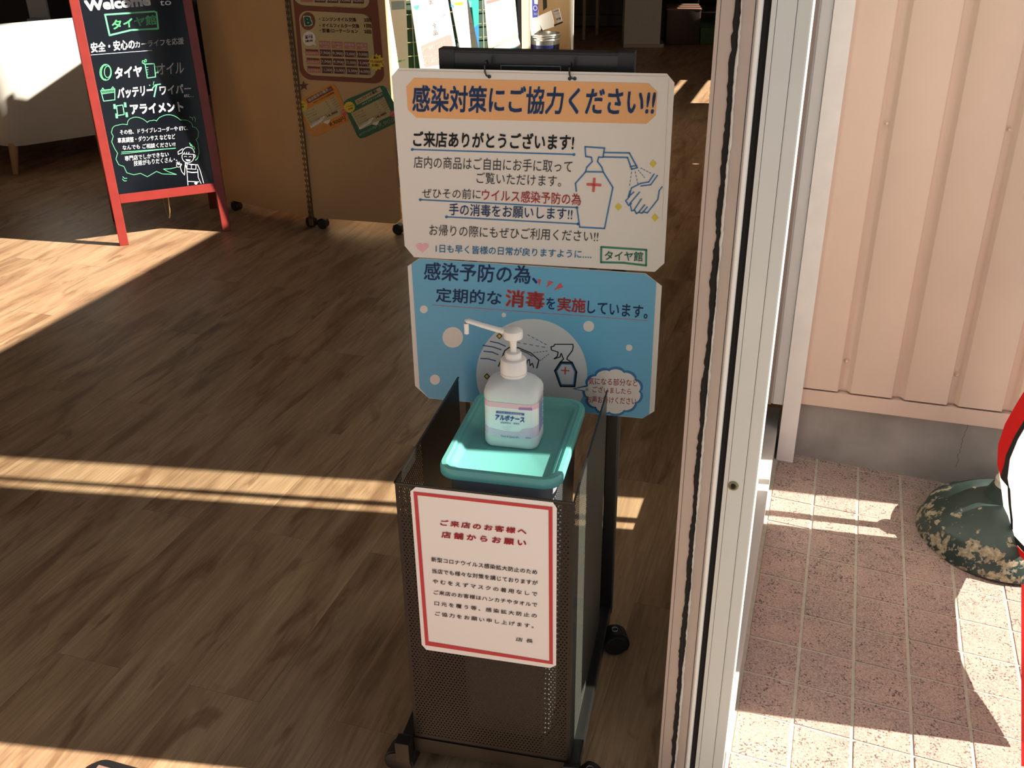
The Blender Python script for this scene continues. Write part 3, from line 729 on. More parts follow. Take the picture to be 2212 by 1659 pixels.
P.text('タイヤ館', (1612, 1458), (1895, 1468), (1614, 1386), M_grn, bold=.012)
B = [(1465, 612), (1610, 622), (1598, 690), (1566, 690), (1558, 722), (1590, 765), (1600, 800), (1672, 915), (1610, 1222), (1425, 1212), (1405, 1075)]
P.stroke(B, 11, M_blue, 2); P.stroke([(1465, 612), (1470, 685), (1512, 690), (1518, 722), (1478, 765), (1468, 800), (1393, 885), (1400, 945)], 11, M_blue, 2); P.stroke([(1466, 798), (1600, 800)], 11, M_blue, 2)
P.stroke([(1605, 655), (1795, 658), (1855, 768), (1812, 780), (1782, 692), (1600, 688)], 11, M_blue, 2); P.stroke([(1800, 760), (1852, 752)], 9, M_blue, 2)
for (x0, y0), (x1, y1) in (((1812, 800), (1795, 915)), ((1838, 795), (1862, 905)), ((1862, 785), (1915, 850)), ((1880, 770), (1965, 815))):
    for k in range(0, 4): P.stroke([(x0 + (x1 - x0) * k / 4, y0 + (y1 - y0) * k / 4), (x0 + (x1 - x0) * (k + .55) / 4, y0 + (y1 - y0) * (k + .55) / 4)], 5, M_blue, 2)
P.stroke([(1482, 892), (1580, 898)], 19, M_red, 3); P.stroke([(1534, 850), (1527, 943)], 19, M_red, 3)
for L_ in ([(1980, 815), (1940, 875), (1880, 885), (1810, 920), (1795, 985), (1768, 1015), (1790, 1050), (1812, 1035)], [(2005, 825), (1955, 895), (1880, 905)], [(2040, 910), (2018, 940), (2008, 1005), (1930, 1105), (1895, 1098)],
           [(1872, 950), (1800, 1035), (1812, 1090), (1835, 1085)], [(1885, 1000), (1832, 1082), (1848, 1110), (1870, 1100)], [(1910, 1045), (1866, 1100), (1890, 1108), (1930, 1060)], [(1800, 940), (1788, 985), (1830, 950)]):
    P.stroke(L_, 10, M_blue, 2)
for cx, cy in ((1972, 738), (1714, 1060), (1987, 1142)): P.poly(((cx, cy - 30), (cx + 26, cy), (cx, cy + 30), (cx - 26, cy)), M_yel, 2)
for c in ((750, 88), (1350, 103), (1388, 103)): P.disc(c, 14, M_ink, 3, n=16)
P.emit(t)
# hooks from the top bar through the holes in the sign
for n_, (px, py) in enumerate(((1049, 160), (1231, 165))):
    q = SGP.at((px, py)); hk = thing('wire_hook', ('left' if n_ == 0 else 'right') + ' steel wire hook holding the top edge of the white sign', 'hook', mw=SGP.m @ Matrix.Translation((q[0], 0, q[1])), group='wire hooks of the white sign')
    bm = bmesh.new(); tube(bm, [(0, .018, .010), (0, .012, .018), (0, .002, .0185), (-.0005, -.0035, .013), (0, -.0035, .003), (.002, -.0025, -.002), (.004, .0002, -.003)], .0013, 8); add('hook_wire', mesh_of(bm, 'hook_wire', True), M_blkp, hk)

# ------------------------------------------------------------------ blue sign
SB = Plane(Vector((.034, 1.515, 0)) + Vector((math.sin(R(13)), math.cos(R(13)), 0)) * .004, YB)
P = Print(SB, 860, 540, 3.687)
t = thing('blue_sign', 'light blue sign with white bubbles hanging directly below the white sign', 'sign', mw=SB.m)
rounded_sheet(P, ((170, 66), (1968, 187), (2100, 288), (2041, 1285), (1945, 1342), (245, 1182), (134, 1082), (75, 130)), .0014, M_wh, t)
P.poly(((170, 70), (1966, 190), (2056, 255), (2000, 1308), (1945, 1339), (245, 1179), (172, 1100), (106, 112)), M_cyan, 1)
# big pale circle, cut off by the lower edge
cc, rr_ = (1065, 990), 442
def yb_(x): return 1182 + (x - 245) * (1342 - 1182) / (1945 - 245) - 4
ang = [i * 2 * math.pi / 72 for i in range(72)]
P.poly([(cc[0] + rr_ * math.cos(a_), min(cc[1] + rr_ * math.sin(a_), yb_(cc[0] + rr_ * math.cos(a_)))) for a_ in ang], M_pale, 2)
for cx, cy, r_ in ((205, 472, 31), (436, 695, 82), (843, 517, 18), (1518, 607, 43), (1840, 777, 26), (294, 1032, 40)): P.disc((cx, cy), r_, M_wh, 2, n=28)
P.text('感染予防の為、', (205, 238), (1110, 272), (210, 95), M_navy, bold=.016)
P.text('定期的な', (300, 413), (822, 440), (303, 298), M_navy, bold=.016)
P.text('消毒', (850, 450), (1165, 475), (858, 310), M_red, bold=.030)
P.text('を', (1180, 468), (1250, 474), (1182, 375), M_navy, bold=.016)
P.text('実施', (1265, 486), (1492, 502), (1270, 372), M_red, bold=.024)
P.text('しています。', (1505, 503), (1985, 548), (1512, 400), M_navy, bold=.016)
P.stroke([(270, 437), (1985, 562)], 3.5, M_red, 3)
for tr in (((1112, 233), (1140, 236), (1124, 286)), ((1200, 243), (1240, 257), (1180, 298)), ((1292, 260), (1316, 296), (1240, 320))): P.poly(tr, M_red, 3)
for L_ in ([(735, 727), (800, 740), (855, 765)], [(676, 758), (760, 772), (820, 793)], [(683, 805), (750, 812), (797, 832)], [(658, 862), (720, 866), (778, 882)]): P.stroke(L_, 9, M_navy, 3)
for cx, cy in ((807, 684), (708, 1005)):
    P.poly(((cx, cy - 26), (cx + 25, cy), (cx, cy + 26), (cx - 25, cy)), M_ink, 3); P.poly(((cx, cy - 16), (cx + 15, cy), (cx, cy + 16), (cx - 15, cy)), M_yel, 4)
P.stroke([(800, 925), (850, 800), (885, 775), (960, 778), (1060, 820), (1122, 875), (1105, 940)], 9, M_ink, 3)
P.stroke([(960, 792), (1030, 820), (1070, 845)], 7, M_ink, 3)
P.stroke([(1020, 930), (1030, 880), (1045, 870), (1052, 920), (1070, 900), (1080, 935)], 8, M_ink, 3)
P.stroke([(1218, 770), (1240, 765), (1248, 750), (1392, 750), (1395, 770), (1388, 800), (1350, 850), (1345, 870), (1385, 893)], 9, M_ink, 3)
P.stroke([(1218, 770), (1222, 795), (1275, 812), (1268, 845), (1243, 866), (1290, 850), (1300, 822), (1318, 868), (1290, 893)], 9, M_ink, 3)
P.stroke([(1295, 893), (1385, 896), (1420, 970), (1405, 1085), (1295, 1083), (1250, 960)], 16, M_ink, 3, closed=True)
P.stroke([(1300, 905), (1380, 908), (1410, 968), (1398, 1072), (1300, 1070), (1262, 962)], 9, M_blue, 4, closed=True)
P.stroke([(1300, 956), (1362, 960)], 10, M_red, 4); P.stroke([(1333, 933), (1330, 986)], 10, M_red, 4)
for (x0, y0), (x1, y1) in (((1032, 674), (1200, 762)), ((950, 735), (1195, 778)), ((1080, 815), (1200, 802)), ((1132, 880), (1208, 822))):
    n_ = 5
    for k in range(n_): P.stroke([(x0 + (x1 - x0) * k / n_, y0 + (y1 - y0) * k / n_), (x0 + (x1 - x0) * (k + .5) / n_, y0 + (y1 - y0) * (k + .5) / n_)], 5, M_navy, 3)
def cloud(cx, cy, rx, ry, n, amp):
    out = []
    for i in range(n * 8):
        a_ = 2 * math.pi * i / (n * 8); k = abs(math.sin(n * a_ / 2)); s = 1 - amp + amp * k ** .6; out.append((cx + rx * s * math.cos(a_), cy + ry * s * math.sin(a_)))
    return out
P.poly(cloud(1712, 1125, 245, 198, 11, .09), M_blue, 3); P.poly(((1385, 1105), (1500, 1075), (1510, 1130)), M_blue, 3)
P.poly(cloud(1712, 1125, 224, 178, 11, .09), M_wh, 4); P.poly(((1412, 1105), (1510, 1086), (1518, 1122)), M_wh, 4)
P.text('気になる部分など', (1515, 1068), (1912, 1086), (1515, 1012), M_red, 5, bold=.006)
P.text('ございましたら', (1550, 1130), (1857, 1148), (1550, 1082), M_red, 5, bold=.006)
P.text('お声お掛けください', (1503, 1214), (1897, 1230), (1503, 1158), M_red, 5, bold=.006)
P.emit(t)
for n_, x in enumerate((-.10, .10)):
    hk = thing('bulldog_clip', ('left' if n_ == 0 else 'right') + ' small black clip behind the top edge of the blue sign', 'clip', mw=SGP.m @ Matrix.Translation((x, .006, .772)), group='clips between the two signs')
    bm = bmesh.new(); box(bm, -.006, .006, 0, .006, -.012, .008, bev=.001); add('clip_body', bm, M_blkp, hk)

# ------------------------------------------------------------------ teal lid on grey container
M_teal = mat('teal_plastic', (.21, .60, .58), .3, trans=.35, coat=.3)
lid_m = BM_ @ Matrix.Translation((.0165, .146, .500))
t = thing('storage_container', 'translucent grey container with a teal lid set inside the black bin', 'container', mw=lid_m)
bm = bmesh.new()
loft(bm, [[(x, y, -.435) for x, y in rrect(.140, .205, .025)], [(x, y, .075) for x, y in rrect(.158, .226, .028)], [(x, y, .075) for x, y in rrect(.152, .220, .026)], [(x, y, -.43) for x, y in rrect(.134, .199, .022)]])
add('container_body', mesh_of(bm, 'container_body', True), mat('frosted_grey', (.30, .31, .36), .35, trans=.12), t)
bm = bmesh.new(); LW, LD = .181, .250
rings = [(LW - .004, LD - .004, .026, .068), (LW, LD, .028, .070), (LW, LD, .028, .080), (LW - .004, LD - .004, .027, .0845), (LW - .016, LD - .016, .022, .0850), (LW - .022, LD - .022, .020, .0815), (LW - .028, LD - .028, .018, .0815), (LW - .034, LD - .034, .018, .079), (LW - .042, LD - .042, .015, .072), (LW - .048, LD - .048, .013, .0705)]
loft(bm, [[(x, y, z) for x, y in rrect(w, d, r)] for w, d, r, z in rings])
add('lid', mesh_of(bm, 'lid', True), M_teal, t, None)['label'] = 'teal lid with a raised rounded rim'

# ------------------------------------------------------------------ sanitiser bottle
bot_m = BM_ @ Matrix.Translation((.0135, .149, .5706))
t = thing('pump_bottle', 'white translucent hand sanitiser pump bottle standing on the teal lid', 'bottle', mw=bot_m)
M_pe = mat('milky_plastic', (.80, .84, .86), .28, trans=.22)
M_cap = mat('white_plastic', (.84, .80, .78), .3, coat=.2)
bm = bmesh.new(); BWd, BDp = .083, .060
def bring(w, d, r, z): return [(x, y, z) for x, y in rrect(w, d, min(r, w / 2 - .0005, d / 2 - .0005), 7)]
loft(bm, [bring(BWd - .012, BDp - .012, .010, 0), bring(BWd - .004, BDp - .004, .013, .0015), bring(BWd, BDp, .014, .006), bring(BWd, BDp, .014, .020), bring(BWd - .0012, BDp - .0012, .0135, .0215), bring(BWd - .0012, BDp - .0012, .0135, .078), bring(BWd, BDp, .014, .0795), bring(BWd, BDp, .014, .088),
          bring(BWd - .003, BDp - .002, .017, .095), bring(BWd - .012, BDp - .006, .022, .102), bring(BWd - .028, BDp - .014, .023, .1065), bring(.042, .042, .0209, .109), bring(.036, .036, .0179, .110), bring(.034, .034, .0169, .116)], cap1=True)
add('bottle_body', mesh_of(bm, 'bottle_body', True), M_pe, t)
# ribbed screw cap
bm = bmesh.new(); rings = []
for z, r in ((.112, .0190), (.1125, .0196), (.115, .0196), (.116, .0183), (.1165, .0196), (.135, .0190), (.137, .0175), (.137, .011)):
    rings.append([(r * math.cos(2 * math.pi * i / 72) * (1 + (.012 if i % 2 and r > .0185 else 0)), r * math.sin(2 * math.pi * i / 72) * (1 + (.012 if i % 2 and r > .0185 else 0)), z) for i in range(72)])
loft(bm, rings); add('screw_cap', mesh_of(bm, 'screw_cap', True), M_cap, t)
bm = bmesh.new(); lathe(bm, [(.0120, .136), (.0122, .145), (.0110, .1475), (.0050, .1475), (.0046, .150), (.0050, .162), (.0062, .168), (.0105, .1685), (.0140, .1705), (.0145, .176), (.0138, .182), (.0095, .1855), (0, .1865)], 32)
pump = add('pump_head', mesh_of(bm, 'pump_head', True), M_cap, t)
bm = bmesh.new(); tube(bm, [(-.008, 0, .1785), (-.022, -.001, .181), (-.045, -.002, .1865), (-.0655, -.003, .1925), (-.0685, -.003, .1915), (-.0690, -.003, .1885), (-.0690, -.003, .172)], [.0048, .0042, .0038, .0036, .0038, .0038, .0036], 12)
add('nozzle', mesh_of(bm, 'nozzle', True), M_cap, pump)
# label wrap: front panel and right side panel
LP = Plane((bot_m @ Vector((0, -BDp / 2 - .0001, 0))), YB)
P = Print(LP, 1010, 660, 4.878)
fw = BWd / 2 - .0128
lab = t
ml_w = mat('label_paper', (.80, .86, .87), .4); ml_p = mat('label_pink', (.82, .52, .60), .4); ml_l = mat('label_lilac', (.70, .56, .70), .4); ml_b = mat('label_blue', (.02, .12, .45), .4)
def curved_band(z0, z1, m, off, x_l=-fw - .006, name='label_wrap', wave=None):
    """band that follows the rounded body from the left corner round the right side"""
    base = rrect(BWd - .0012 + 2 * off, BDp - .0012 + 2 * off, .0135 + off, 7)
    pth = [p for p in base if p[1] < 0 or p[0] > 0]
    n7 = 8; q2 = base[16:24]; q3 = base[24:32]; q0 = base[0:3]
    pth = q2[2:] + q3 + [(base[0][0], base[0][1])]
    V, F = [], []
    tot = 0; last = None; acc = []
    for p in pth:
        if last: tot += math.hypot(p[0] - last[0], p[1] - last[1])
        acc.append(tot); last = p
    dense = []
    for (p, a0), (q, a1) in zip(zip(pth, acc), zip(pth[1:], acc[1:])):
        k = max(1, int((a1 - a0) / .004))
        for i in range(k): s = i / k; dense.append((p[0] + (q[0] - p[0]) * s, p[1] + (q[1] - p[1]) * s, a0 + (a1 - a0) * s))
    dense.append((*pth[-1], tot))
    for x, y, s in dense:
        zt = z1 + (wave(s) if wave else 0); V += [(x, y, z0), (x, y, zt)]
    for i in range(len(dense) - 1): F.append((2 * i, 2 * i + 2, 2 * i + 3, 2 * i + 1))
    me = bpy.data.meshes.new(name); me.from_pydata(V, [], F); me.materials.append(m); return add(name, me, m, t)
curved_band(.0218, .0775, ml_w, .0003)
curved_band(.0690, .0772, ml_p, .0005, name='label_band')
curved_band(.0222, .0330, ml_l, .0005, name='label_band', wave=lambda s: .0035 * math.sin(s * 62 + 2.2) + (.004 if s > .06 else 0))
yb0 = BDp / 2 - .0012 / 2
bt = lambda s, bl, br, tl, m, b=.01: P.text(s, bl, br, tl, m, 3, b)
P.stroke([(308, 1122), (590, 1147)], 24, ml_b, 2)
bt('アルボース手指消毒剤', (325, 1130), (572, 1156), (326, 1112), M_wh, .004)
bt('アルボナース', (290, 1202), (600, 1232), (293, 1143), ml_b, .035)
bt('保湿剤配合・速乾性', (348, 1240), (548, 1255), (348, 1222), ml_b, .006)
bt('Clean & Quick 471', (350, 1385), (540, 1405), (350, 1360), ml_b, .004)
bt('500mL', (612, 1402), (672, 1402), (612, 1386), ml_b, .004)
P.stroke([(545, 1088), (675, 1094)], 24, mat('label_purple', (.40, .22, .50), .4), 2)
for k in range(9): P.stroke([(350 + k * 9, 1275 + k * 9), (470 - k * 6, 1272 + k * 10)], 1.6, ml_l, 2)
P.emit(t, base=0.0 - BDp / 2 - .0001)
# small print on the side face
ms = Plane((0, 0, 0), 0); V, F = [], []
for k in range(16):
    z = .0735 - k * .0032; y0, y1 = -BDp / 2 + .014, BDp / 2 - .012 - .004 * (k % 3); n = len(V); x = BWd / 2 + .0002
    V += [(x, y0, z), (x, y1, z), (x, y1, z + .0017), (x, y0, z + .0017)]; F.append((n, n + 1, n + 2, n + 3))
me = bpy.data.meshes.new('fine_print'); me.from_pydata(V, [], F); add('fine_print', me, mat('fine_print_blue', (.18, .30, .58), .5), t)

# ================================================================== CHALKBOARD
AF = Vector((-1.598, 3.928, 0)); AG = Vector((-1.222, 4.093, 0)); ayaw = math.atan2(AG.y - AF.y, AG.x - AF.x); ALEAN = R(10.0)
AP = Plane(AF, ayaw, ALEAN)
root = thing('chalkboard_sign', 'red framed A-shaped chalkboard with white and green writing standing on the wood floor', 'sign board', mw=Matrix.Translation(AF) @ Matrix.Rotation(ayaw, 4, 'Z'))
lm = Matrix.Rotation(-ALEAN, 4, 'X')
AH = 1.06; a0_, a1_ = -.027, .430
M_rw = mat('red_stained_wood', (.22, .020, .015), .42, noise=.12, scale=14, coat=.15)
M_bd = mat('board_black', (.004, .005, .008), .12, coat=.2)
RB0, RB1 = .172, .209
def abox(name, x0, x1, y0, y1, z0, z1, m, mm4=lm, bev=.002):
    b = bmesh.new(); box(b, x0, x1, y0, y1, z0, z1, bev=bev); return add(name, b, m, root, mm4)
abox('left_leg', a0_, a0_ + .036, -.0005, .020, .001, AH, M_rw); abox('right_leg', a1_ - .036, a1_, -.0005, .020, .001, AH, M_rw)
abox('bottom_rail', a0_ + .036, a1_ - .036, 0, .019, RB0, RB1, M_rw); abox('top_rail', a0_ + .036, a1_ - .036, 0, .019, AH - .045, AH, M_rw)
abox('writing_panel', a0_ + .034, a1_ - .034, .003, .010, RB1 - .004, AH - .04, M_bd, bev=0)
bm4 = Matrix.Translation((0, 2 * AH * math.sin(ALEAN) + .02, 0)) @ Matrix.Rotation(ALEAN, 4, 'X')
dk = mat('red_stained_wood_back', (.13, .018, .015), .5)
abox('rear_leg', a0_, a0_ + .034, -.020, 0, .001, AH, dk, bm4); abox('rear_leg', a1_ - .034, a1_, -.020, 0, .001, AH, dk, bm4); abox('rear_rail', a0_ + .034, a1_ - .034, -.019, 0, RB0, RB1, dk, bm4); abox('rear_panel', a0_ + .03, a1_ - .03, -.010, -.004, RB1 - .004, AH - .04, M_bd, bm4, bev=0)
# slack cord between the front and rear frames
rp = [AP.at((355, 428)), AP.at((365, 430))]
mi = Matrix.Translation(AF) @ Matrix.Rotation(ayaw, 4, 'Z'); inv = mi.inverted()
ca = inv @ (AP.o + AP.x * AP.at((365, 430))[0] + AP.z * .19); 
cbm = bmesh.new(); pts = []
end = Vector((ca.x - .004, .36, .20))
for k in range(17):
    s = k / 16; p = ca.lerp(end, s); p.z -= .155 * (1 - (2 * s - 1) ** 2) ** .8; p.y += .008; pts.append(p)
tube(cbm, pts, .0024, 6); add('cord', mesh_of(cbm, 'cord', True), mat('tan_cord', (.50, .38, .20), .9), root)
M_cw = mat('white_marker', (.80, .83, .90), .5); M_cg = mat('green_marker', (.16, .72, .34), .5)
wr = thing('tmp'); bpy.data.objects.remove(wr)
P = Print(AP, 180, 0, 4.046)
P.text('Welcome', (22, 100), (592, 48), (22 - 18, 5), M_cw, bold=.04); P.text('to', (672, 50), (770, 42), (668, 5), M_cw, bold=.0)
P.stroke([(190, 128), (620, 100), (640, 108), (655, 250), (420, 262), (230, 308)], 15, M_cg, 2, closed=True)
P.text('タイヤ館', (255, 262), (640, 212), (245, 175), M_cg, bold=.024)
P.text('安全・安心の', (68, 462), (452, 428), (62, 372), M_cw, bold=.026); P.text('カーライフを応援', (455, 420), (880, 385), (450, 360), M_cw, bold=.010)
P.stroke([(66, 480), (600, 440)], 4, M_cw, 2)
P.text('タイヤ', (278, 690), (515, 668), (272, 590), M_cw, bold=.034); P.text('オイル', (648, 655), (880, 640), (644, 555), M_cw, bold=.006)
P.text('バッテリー', (300, 865), (610, 832), (296, 770), M_cw, bold=.034); P.text('ワイパー', (672, 830), (945, 812), (664, 748), M_cw, bold=.018)
P.text('etc…', (882, 850), (965, 846), (880, 822), M_cw, bold=.0)
P.text('アライメント', (420, 1000), (880, 975), (405, 912), M_cw, bold=.034)
# tyre
P.ring((195, 632), 50, 70, 7, M_cg, 2); P.ring((212, 628), 28, 50, 6, M_cg, 2); P.ring((190, 632), 33, 62, 9, M_cg, 2, a0=80, a1=280); P.ring((180, 632), 33, 62, 5, M_cg, 2, a0=100, a1=260)
# jug
P.stroke([(540, 560), (620, 556), (632, 672), (560, 682)], 7, M_cg, 2, closed=True); P.ring((634, 610), 18, 28, 7, M_cg, 2, a0=-90, a1=90); P.ring((524, 540), 9, 11, 6, M_cg, 2); P.ring((545, 530), 7, 12, 6, M_cg, 2); P.stroke([(515, 548), (540, 562)], 8, M_cg, 2)
for k in range(4): P.stroke([(552, 590 + k * 20), (566, 589 + k * 20)], 4, M_cg, 2)
# battery
P.stroke([(152, 792), (275, 776), (276, 872), (178, 884)], 7, M_cg, 2, closed=True); P.stroke([(158, 822), (272, 806)], 5, M_cg, 2)
for k in range(10): P.stroke([(164 + k * 11, 818 - k), (172 + k * 11, 790 - k)], 3, M_cg, 2)
P.stroke([(160, 788), (170, 768), (182, 784)], 6, M_cg, 2); P.stroke([(245, 776), (258, 758), (268, 772)], 6, M_cg, 2)
# wiper
P.stroke([(605, 772), (630, 742), (675, 735)], 9, M_cg, 2); P.stroke([(640, 745), (620, 845)], 12, M_cg, 2); P.stroke([(618, 712), (610, 745)], 4, M_cg, 2); P.disc((580, 745), 5, M_cg, 2)
# axles
P.stroke([(290, 925), (345, 918), (358, 1000), (300, 1010)], 8, M_cg, 2, closed=True)
for cx, cy in ((272, 930), (365, 915), (290, 1012), (378, 1002)): P.stroke([(cx, cy - 14), (cx + 3, cy + 16)], 20, M_cg, 2)
# cloud balloon
cl = [(255, 1120), (300, 1095), (385, 1090), (405, 1040), (480, 1025), (560, 1070), (600, 1055), (640, 1058), (690, 1015), (770, 1005), (850, 1050), (930, 1062), (955, 1110), (995, 1130), (1005, 1180), (985, 1220), (1005, 1290), (1005, 1360), (980, 1400)]
cl2 = [(255, 1120), (245, 1160), (262, 1190), (248, 1240), (275, 1300), (300, 1340), (285, 1390), (310, 1440), (355, 1455), (380, 1510), (440, 1528), (500, 1515), (560, 1545), (640, 1498), (690, 1520), (815, 1525), (740, 1500), (700, 1478), (760, 1475), (815, 1462)]
def scallop(L_):
    out = []
    for (x0, y0), (x1, y1) in zip(L_, L_[1:]):
        for k in range(4):
            s = k / 4; bx, by = x0 + (x1 - x0) * s, y0 + (y1 - y0) * s; d = math.hypot(x1 - x0, y1 - y0); out.append((bx + (y1 - y0) / d * 7 * math.sin(math.pi * s), by - (x1 - x0) / d * 7 * math.sin(math.pi * s)))
    return out + [L_[-1]]
P.stroke(scallop(cl), 4.5, M_cg, 2); P.stroke(cl2, 4.5, M_cg, 2)
P.text('その他、ドライブレコーダーや ETC、', (322, 1178), (915, 1138), (318, 1135), M_cw, bold=.004)
P.text('車高調整・ダウンサス などなど', (302, 1252), (805, 1215), (298, 1205), M_cw, bold=.004)
P.text('なんでも ご相談ください!!', (345, 1312), (805, 1280), (342, 1270), M_cw, bold=.004)
P.stroke([(335, 1330), (805, 1296)], 6, M_cg, 2); P.stroke([(330, 1346), (808, 1293)], 4, M_cg, 2)
P.text('専門店でしかできない', (365, 1408), (748, 1368), (360, 1365), M_cw, bold=.004)
P.text('技術がもりだくさん', (442, 1452), (780, 1418), (440, 1405), M_cw, bold=.004)
for c_ in ((795, 1392), (815, 1402), (825, 1418)): P.disc(c_, 5, M_cw, 2, n=8)
P.stroke([(345, 1545), (360, 1560), (382, 1558)], 5, M_cg, 2); P.stroke([(342, 1565), (358, 1582), (378, 1580)], 5, M_cg, 2)
P.stroke([(930, 1022), (955, 1030), (955, 1050)], 4, M_cg, 2); P.stroke([(962, 1020), (980, 1035), (978, 1062)], 4, M_cg, 2)
for x in (930, 945, 965): P.stroke([(x, 1250 + (x - 930) * .8), (x + 10, 1275 + (x - 930) * .8)], 7, M_cg, 2)
# cheerful shop assistant in a cap (plain line drawing)
P.ring((915, 1370), 52, 52, 5, M_cw, 2, a0=-20, a1=200); P.ring((918, 1335), 52, 48, 5, M_cw, 2, a0=180, a1=360); P.stroke([(866, 1335), (830, 1350), (828, 1325), (868, 1300)], 5, M_cw, 2); P.stroke([(868, 1345), (970, 1350)], 4, M_cw, 2)
P.ring((972, 1365), 9, 12, 4, M_cw, 2); P.ring((893, 1372), 10, 6, 4, M_cw, 2, a0=180, a1=360); P.ring((935, 1374), 10, 6, 4, M_cw, 2, a0=180, a1=360)
P.poly(((893, 1392), (938, 1396), (930, 1410), (905, 1408)), M_cw, 2)
for x in (885, 905, 925): P.stroke([(x, 1330), (x - 8, 1350)], 4, M_cw, 2)
P.stroke([(890, 1425), (905, 1480), (915, 1620)], 5, M_cw, 2); P.stroke([(890, 1425), (940, 1440), (1000, 1440), (1022, 1490), (1052, 1600)], 5, M_cw, 2); P.stroke([(1000, 1480), (1005, 1550), (1030, 1605)], 5, M_cw, 2)
P.stroke([(905, 1475), (985, 1480), (985, 1440), (908, 1432)], 5, M_cw, 2, closed=True); P.stroke([(945, 1440), (945, 1480)], 4, M_cw, 2); P.stroke([(908, 1500), (950, 1508), (995, 1505)], 8, M_cw, 2)
P.stroke([(915, 1585), (1010, 1590)], 5, M_cw, 2); P.disc((985, 1600), 14, M_cw, 2, n=10)
P.stroke([(890, 1440), (885, 1530), (860, 1500), (848, 1460), (860, 1435)], 5, M_cw, 2); P.ring((832, 1445), 18, 16, 4, M_cw, 2)
for dx, dy in ((-20, -18), (-5, -26), (10, -24), (22, -10)): P.stroke([(832, 1440), (832 + dx, 1440 + dy)], 4, M_cw, 2)
board = add('marker_board_writing', bpy.data.meshes.new('x'), None, root, lm); bpy.data.objects.remove(board)
holder = root
for (mn, lay), (m, V, F) in P.d.items():
    me = bpy.data.meshes.new('lettering'); me.from_pydata([(x, y + .0028, z) for x, y, z in V], [], F); me.materials.append(m); add('lettering' if lay >= 3 else 'drawing', me, m, root, lm)

# ================================================================== FOLDING PANEL SCREEN WITH POSTERS
p0, p1, p2 = Vector((-1.302, 4.40, 0)), Vector((-.854, 4.10, 0)), Vector((-.452, 3.99, 0))
M_ply = mat('beech_ply', (.50, .315, .155), .55, noise=.05, scale=4)
y01 = math.atan2(p1.y - p0.y, p1.x - p0.x); y12 = math.atan2(p2.y - p1.y, p2.x - p1.x)
t = thing('folding_screen', 'beech veneer folding screen on castors with price posters, behind the chalkboard', 'screen', loc=p1)
tm = Matrix.Translation(p1).inverted()
for A, yw, ln in ((p0, y01, (p1 - p0).length), (p1, y12, (p2 - p1).length)):
    fr = tm @ Matrix.Translation(A) @ Matrix.Rotation(yw, 4, 'Z'); bm = bmesh.new(); r_ = .018
    z0, z1 = .052, 1.75
    pts = [(r_, z0), (ln - .012 - r_, z0), (ln - .012, z0 + r_), (ln - .012, z1), (.004, z1), (.004, z0 + r_)]
    prism(bm, pts, .006, .026); add('panel', bm, M_ply, t, fr)
    bm = bmesh.new()
    for x in (.02, ln - .05):
        hp = fr @ Matrix.Translation((x + .02, .03, 0)); cb = bmesh.new(); prism(cb, [(-.022, .016), (-.018, .040), (0, .048), (.018, .040), (.022, .016)], -.014, .014); cs = add('castor', cb, M_blkp, t, hp)
        w = bmesh.new(); lathe(w, [(0, -.018), (.019, -.018), (.022, -.015), (.022, .015), (.019, .018), (0, .018)], 20); add('wheel', w, M_blkp, cs, Matrix.Translation((0, 0, .0222)) @ Matrix.Rotation(R(90), 4, 'X'))
    bm.free()
M_slot = mat('slotted_steel', (.22, .18, .12), .35, metal=.8)
hm4 = tm @ Matrix.Translation(p1) @ Matrix.Rotation((y01 + y12) / 2, 4, 'Z')
bm = bmesh.new(); box(bm, -.010, -.0015, -.004, .010, .02, 1.75, bev=.001); box(bm, .0015, .010, -.004, .010, .02, 1.75, bev=.001); box(bm, -.0025, .0025, .002, .010, .02, 1.75); hs = add('slotted_hinge', bm, M_slot, t, hm4)
bm = bmesh.new()
for k in range(75):
    for x in (-.0058, .0058): box(bm, x - .0016, x + .0016, -.0046, -.0036, .05 + k * .023, .062 + k * .023)
tag(add('slots', bm, M_pile, hs), kind='stuff')
# posters lie on the right panel
PP = Plane(p1 + Vector((math.sin(y12), -math.cos(y12), 0)) * -.0045, y12)
M_brn = mat('poster_brown', (.17, .045, .025), .55); M_olv = mat('poster_cream', (.46, .38, .20), .55); M_sal = mat('poster_salmon', (.42, .16, .12), .55); M_dkb = mat('poster_cell', (.10, .028, .018), .55)
def px_round(P, x0, y0, x1, y1, r, sk, m, lay):
    """rounded rectangle in crop px, skewed: x shifts by sk per y"""
    pts = []
    for cx, cy, a_ in ((x1 - r, y1 - r, 0), (x0 + r, y1 - r, 90), (x0 + r, y0 + r, 180), (x1 - r, y0 + r, 270)):
        for k in range(7):
            an = R(a_ + 15 * k); pts.append((cx + r * math.cos(an), cy + r * math.sin(an)))
    return [(x + (y - y0) * sk, y + (x - x0) * .055) for x, y in pts]
P = Print(PP, 620, 0, 8.296)
pm = PP.m
t = thing('price_poster', 'brown and cream service price poster with letter B on the folding screen', 'poster', mw=pm)
ob = px_round(P, 30, -900, 1540, 1420, 190, .093, M_brn, 0)
bm = bmesh.new(); prism(bm, [P.q(c) for c in ob], -.0012, .0002); add('board', bm, M_brn, t)
P.poly(px_round(P, 205, 185, 1500, 1340, 170, .093, M_olv, 1), M_olv, 6); P.poly(px_round(P, 60, -700, 1420, 85, 170, .093, M_olv, 1), M_olv, 6)
P.disc((378, 378), 132, M_brn, 7, ry=160); P.text('B', (318, 468), (470, 462), (292, 285), M_wh, 8, bold=.06); P.text('B', (330, 458), (458, 452), (306, 297), M_grn, 9, bold=.04)
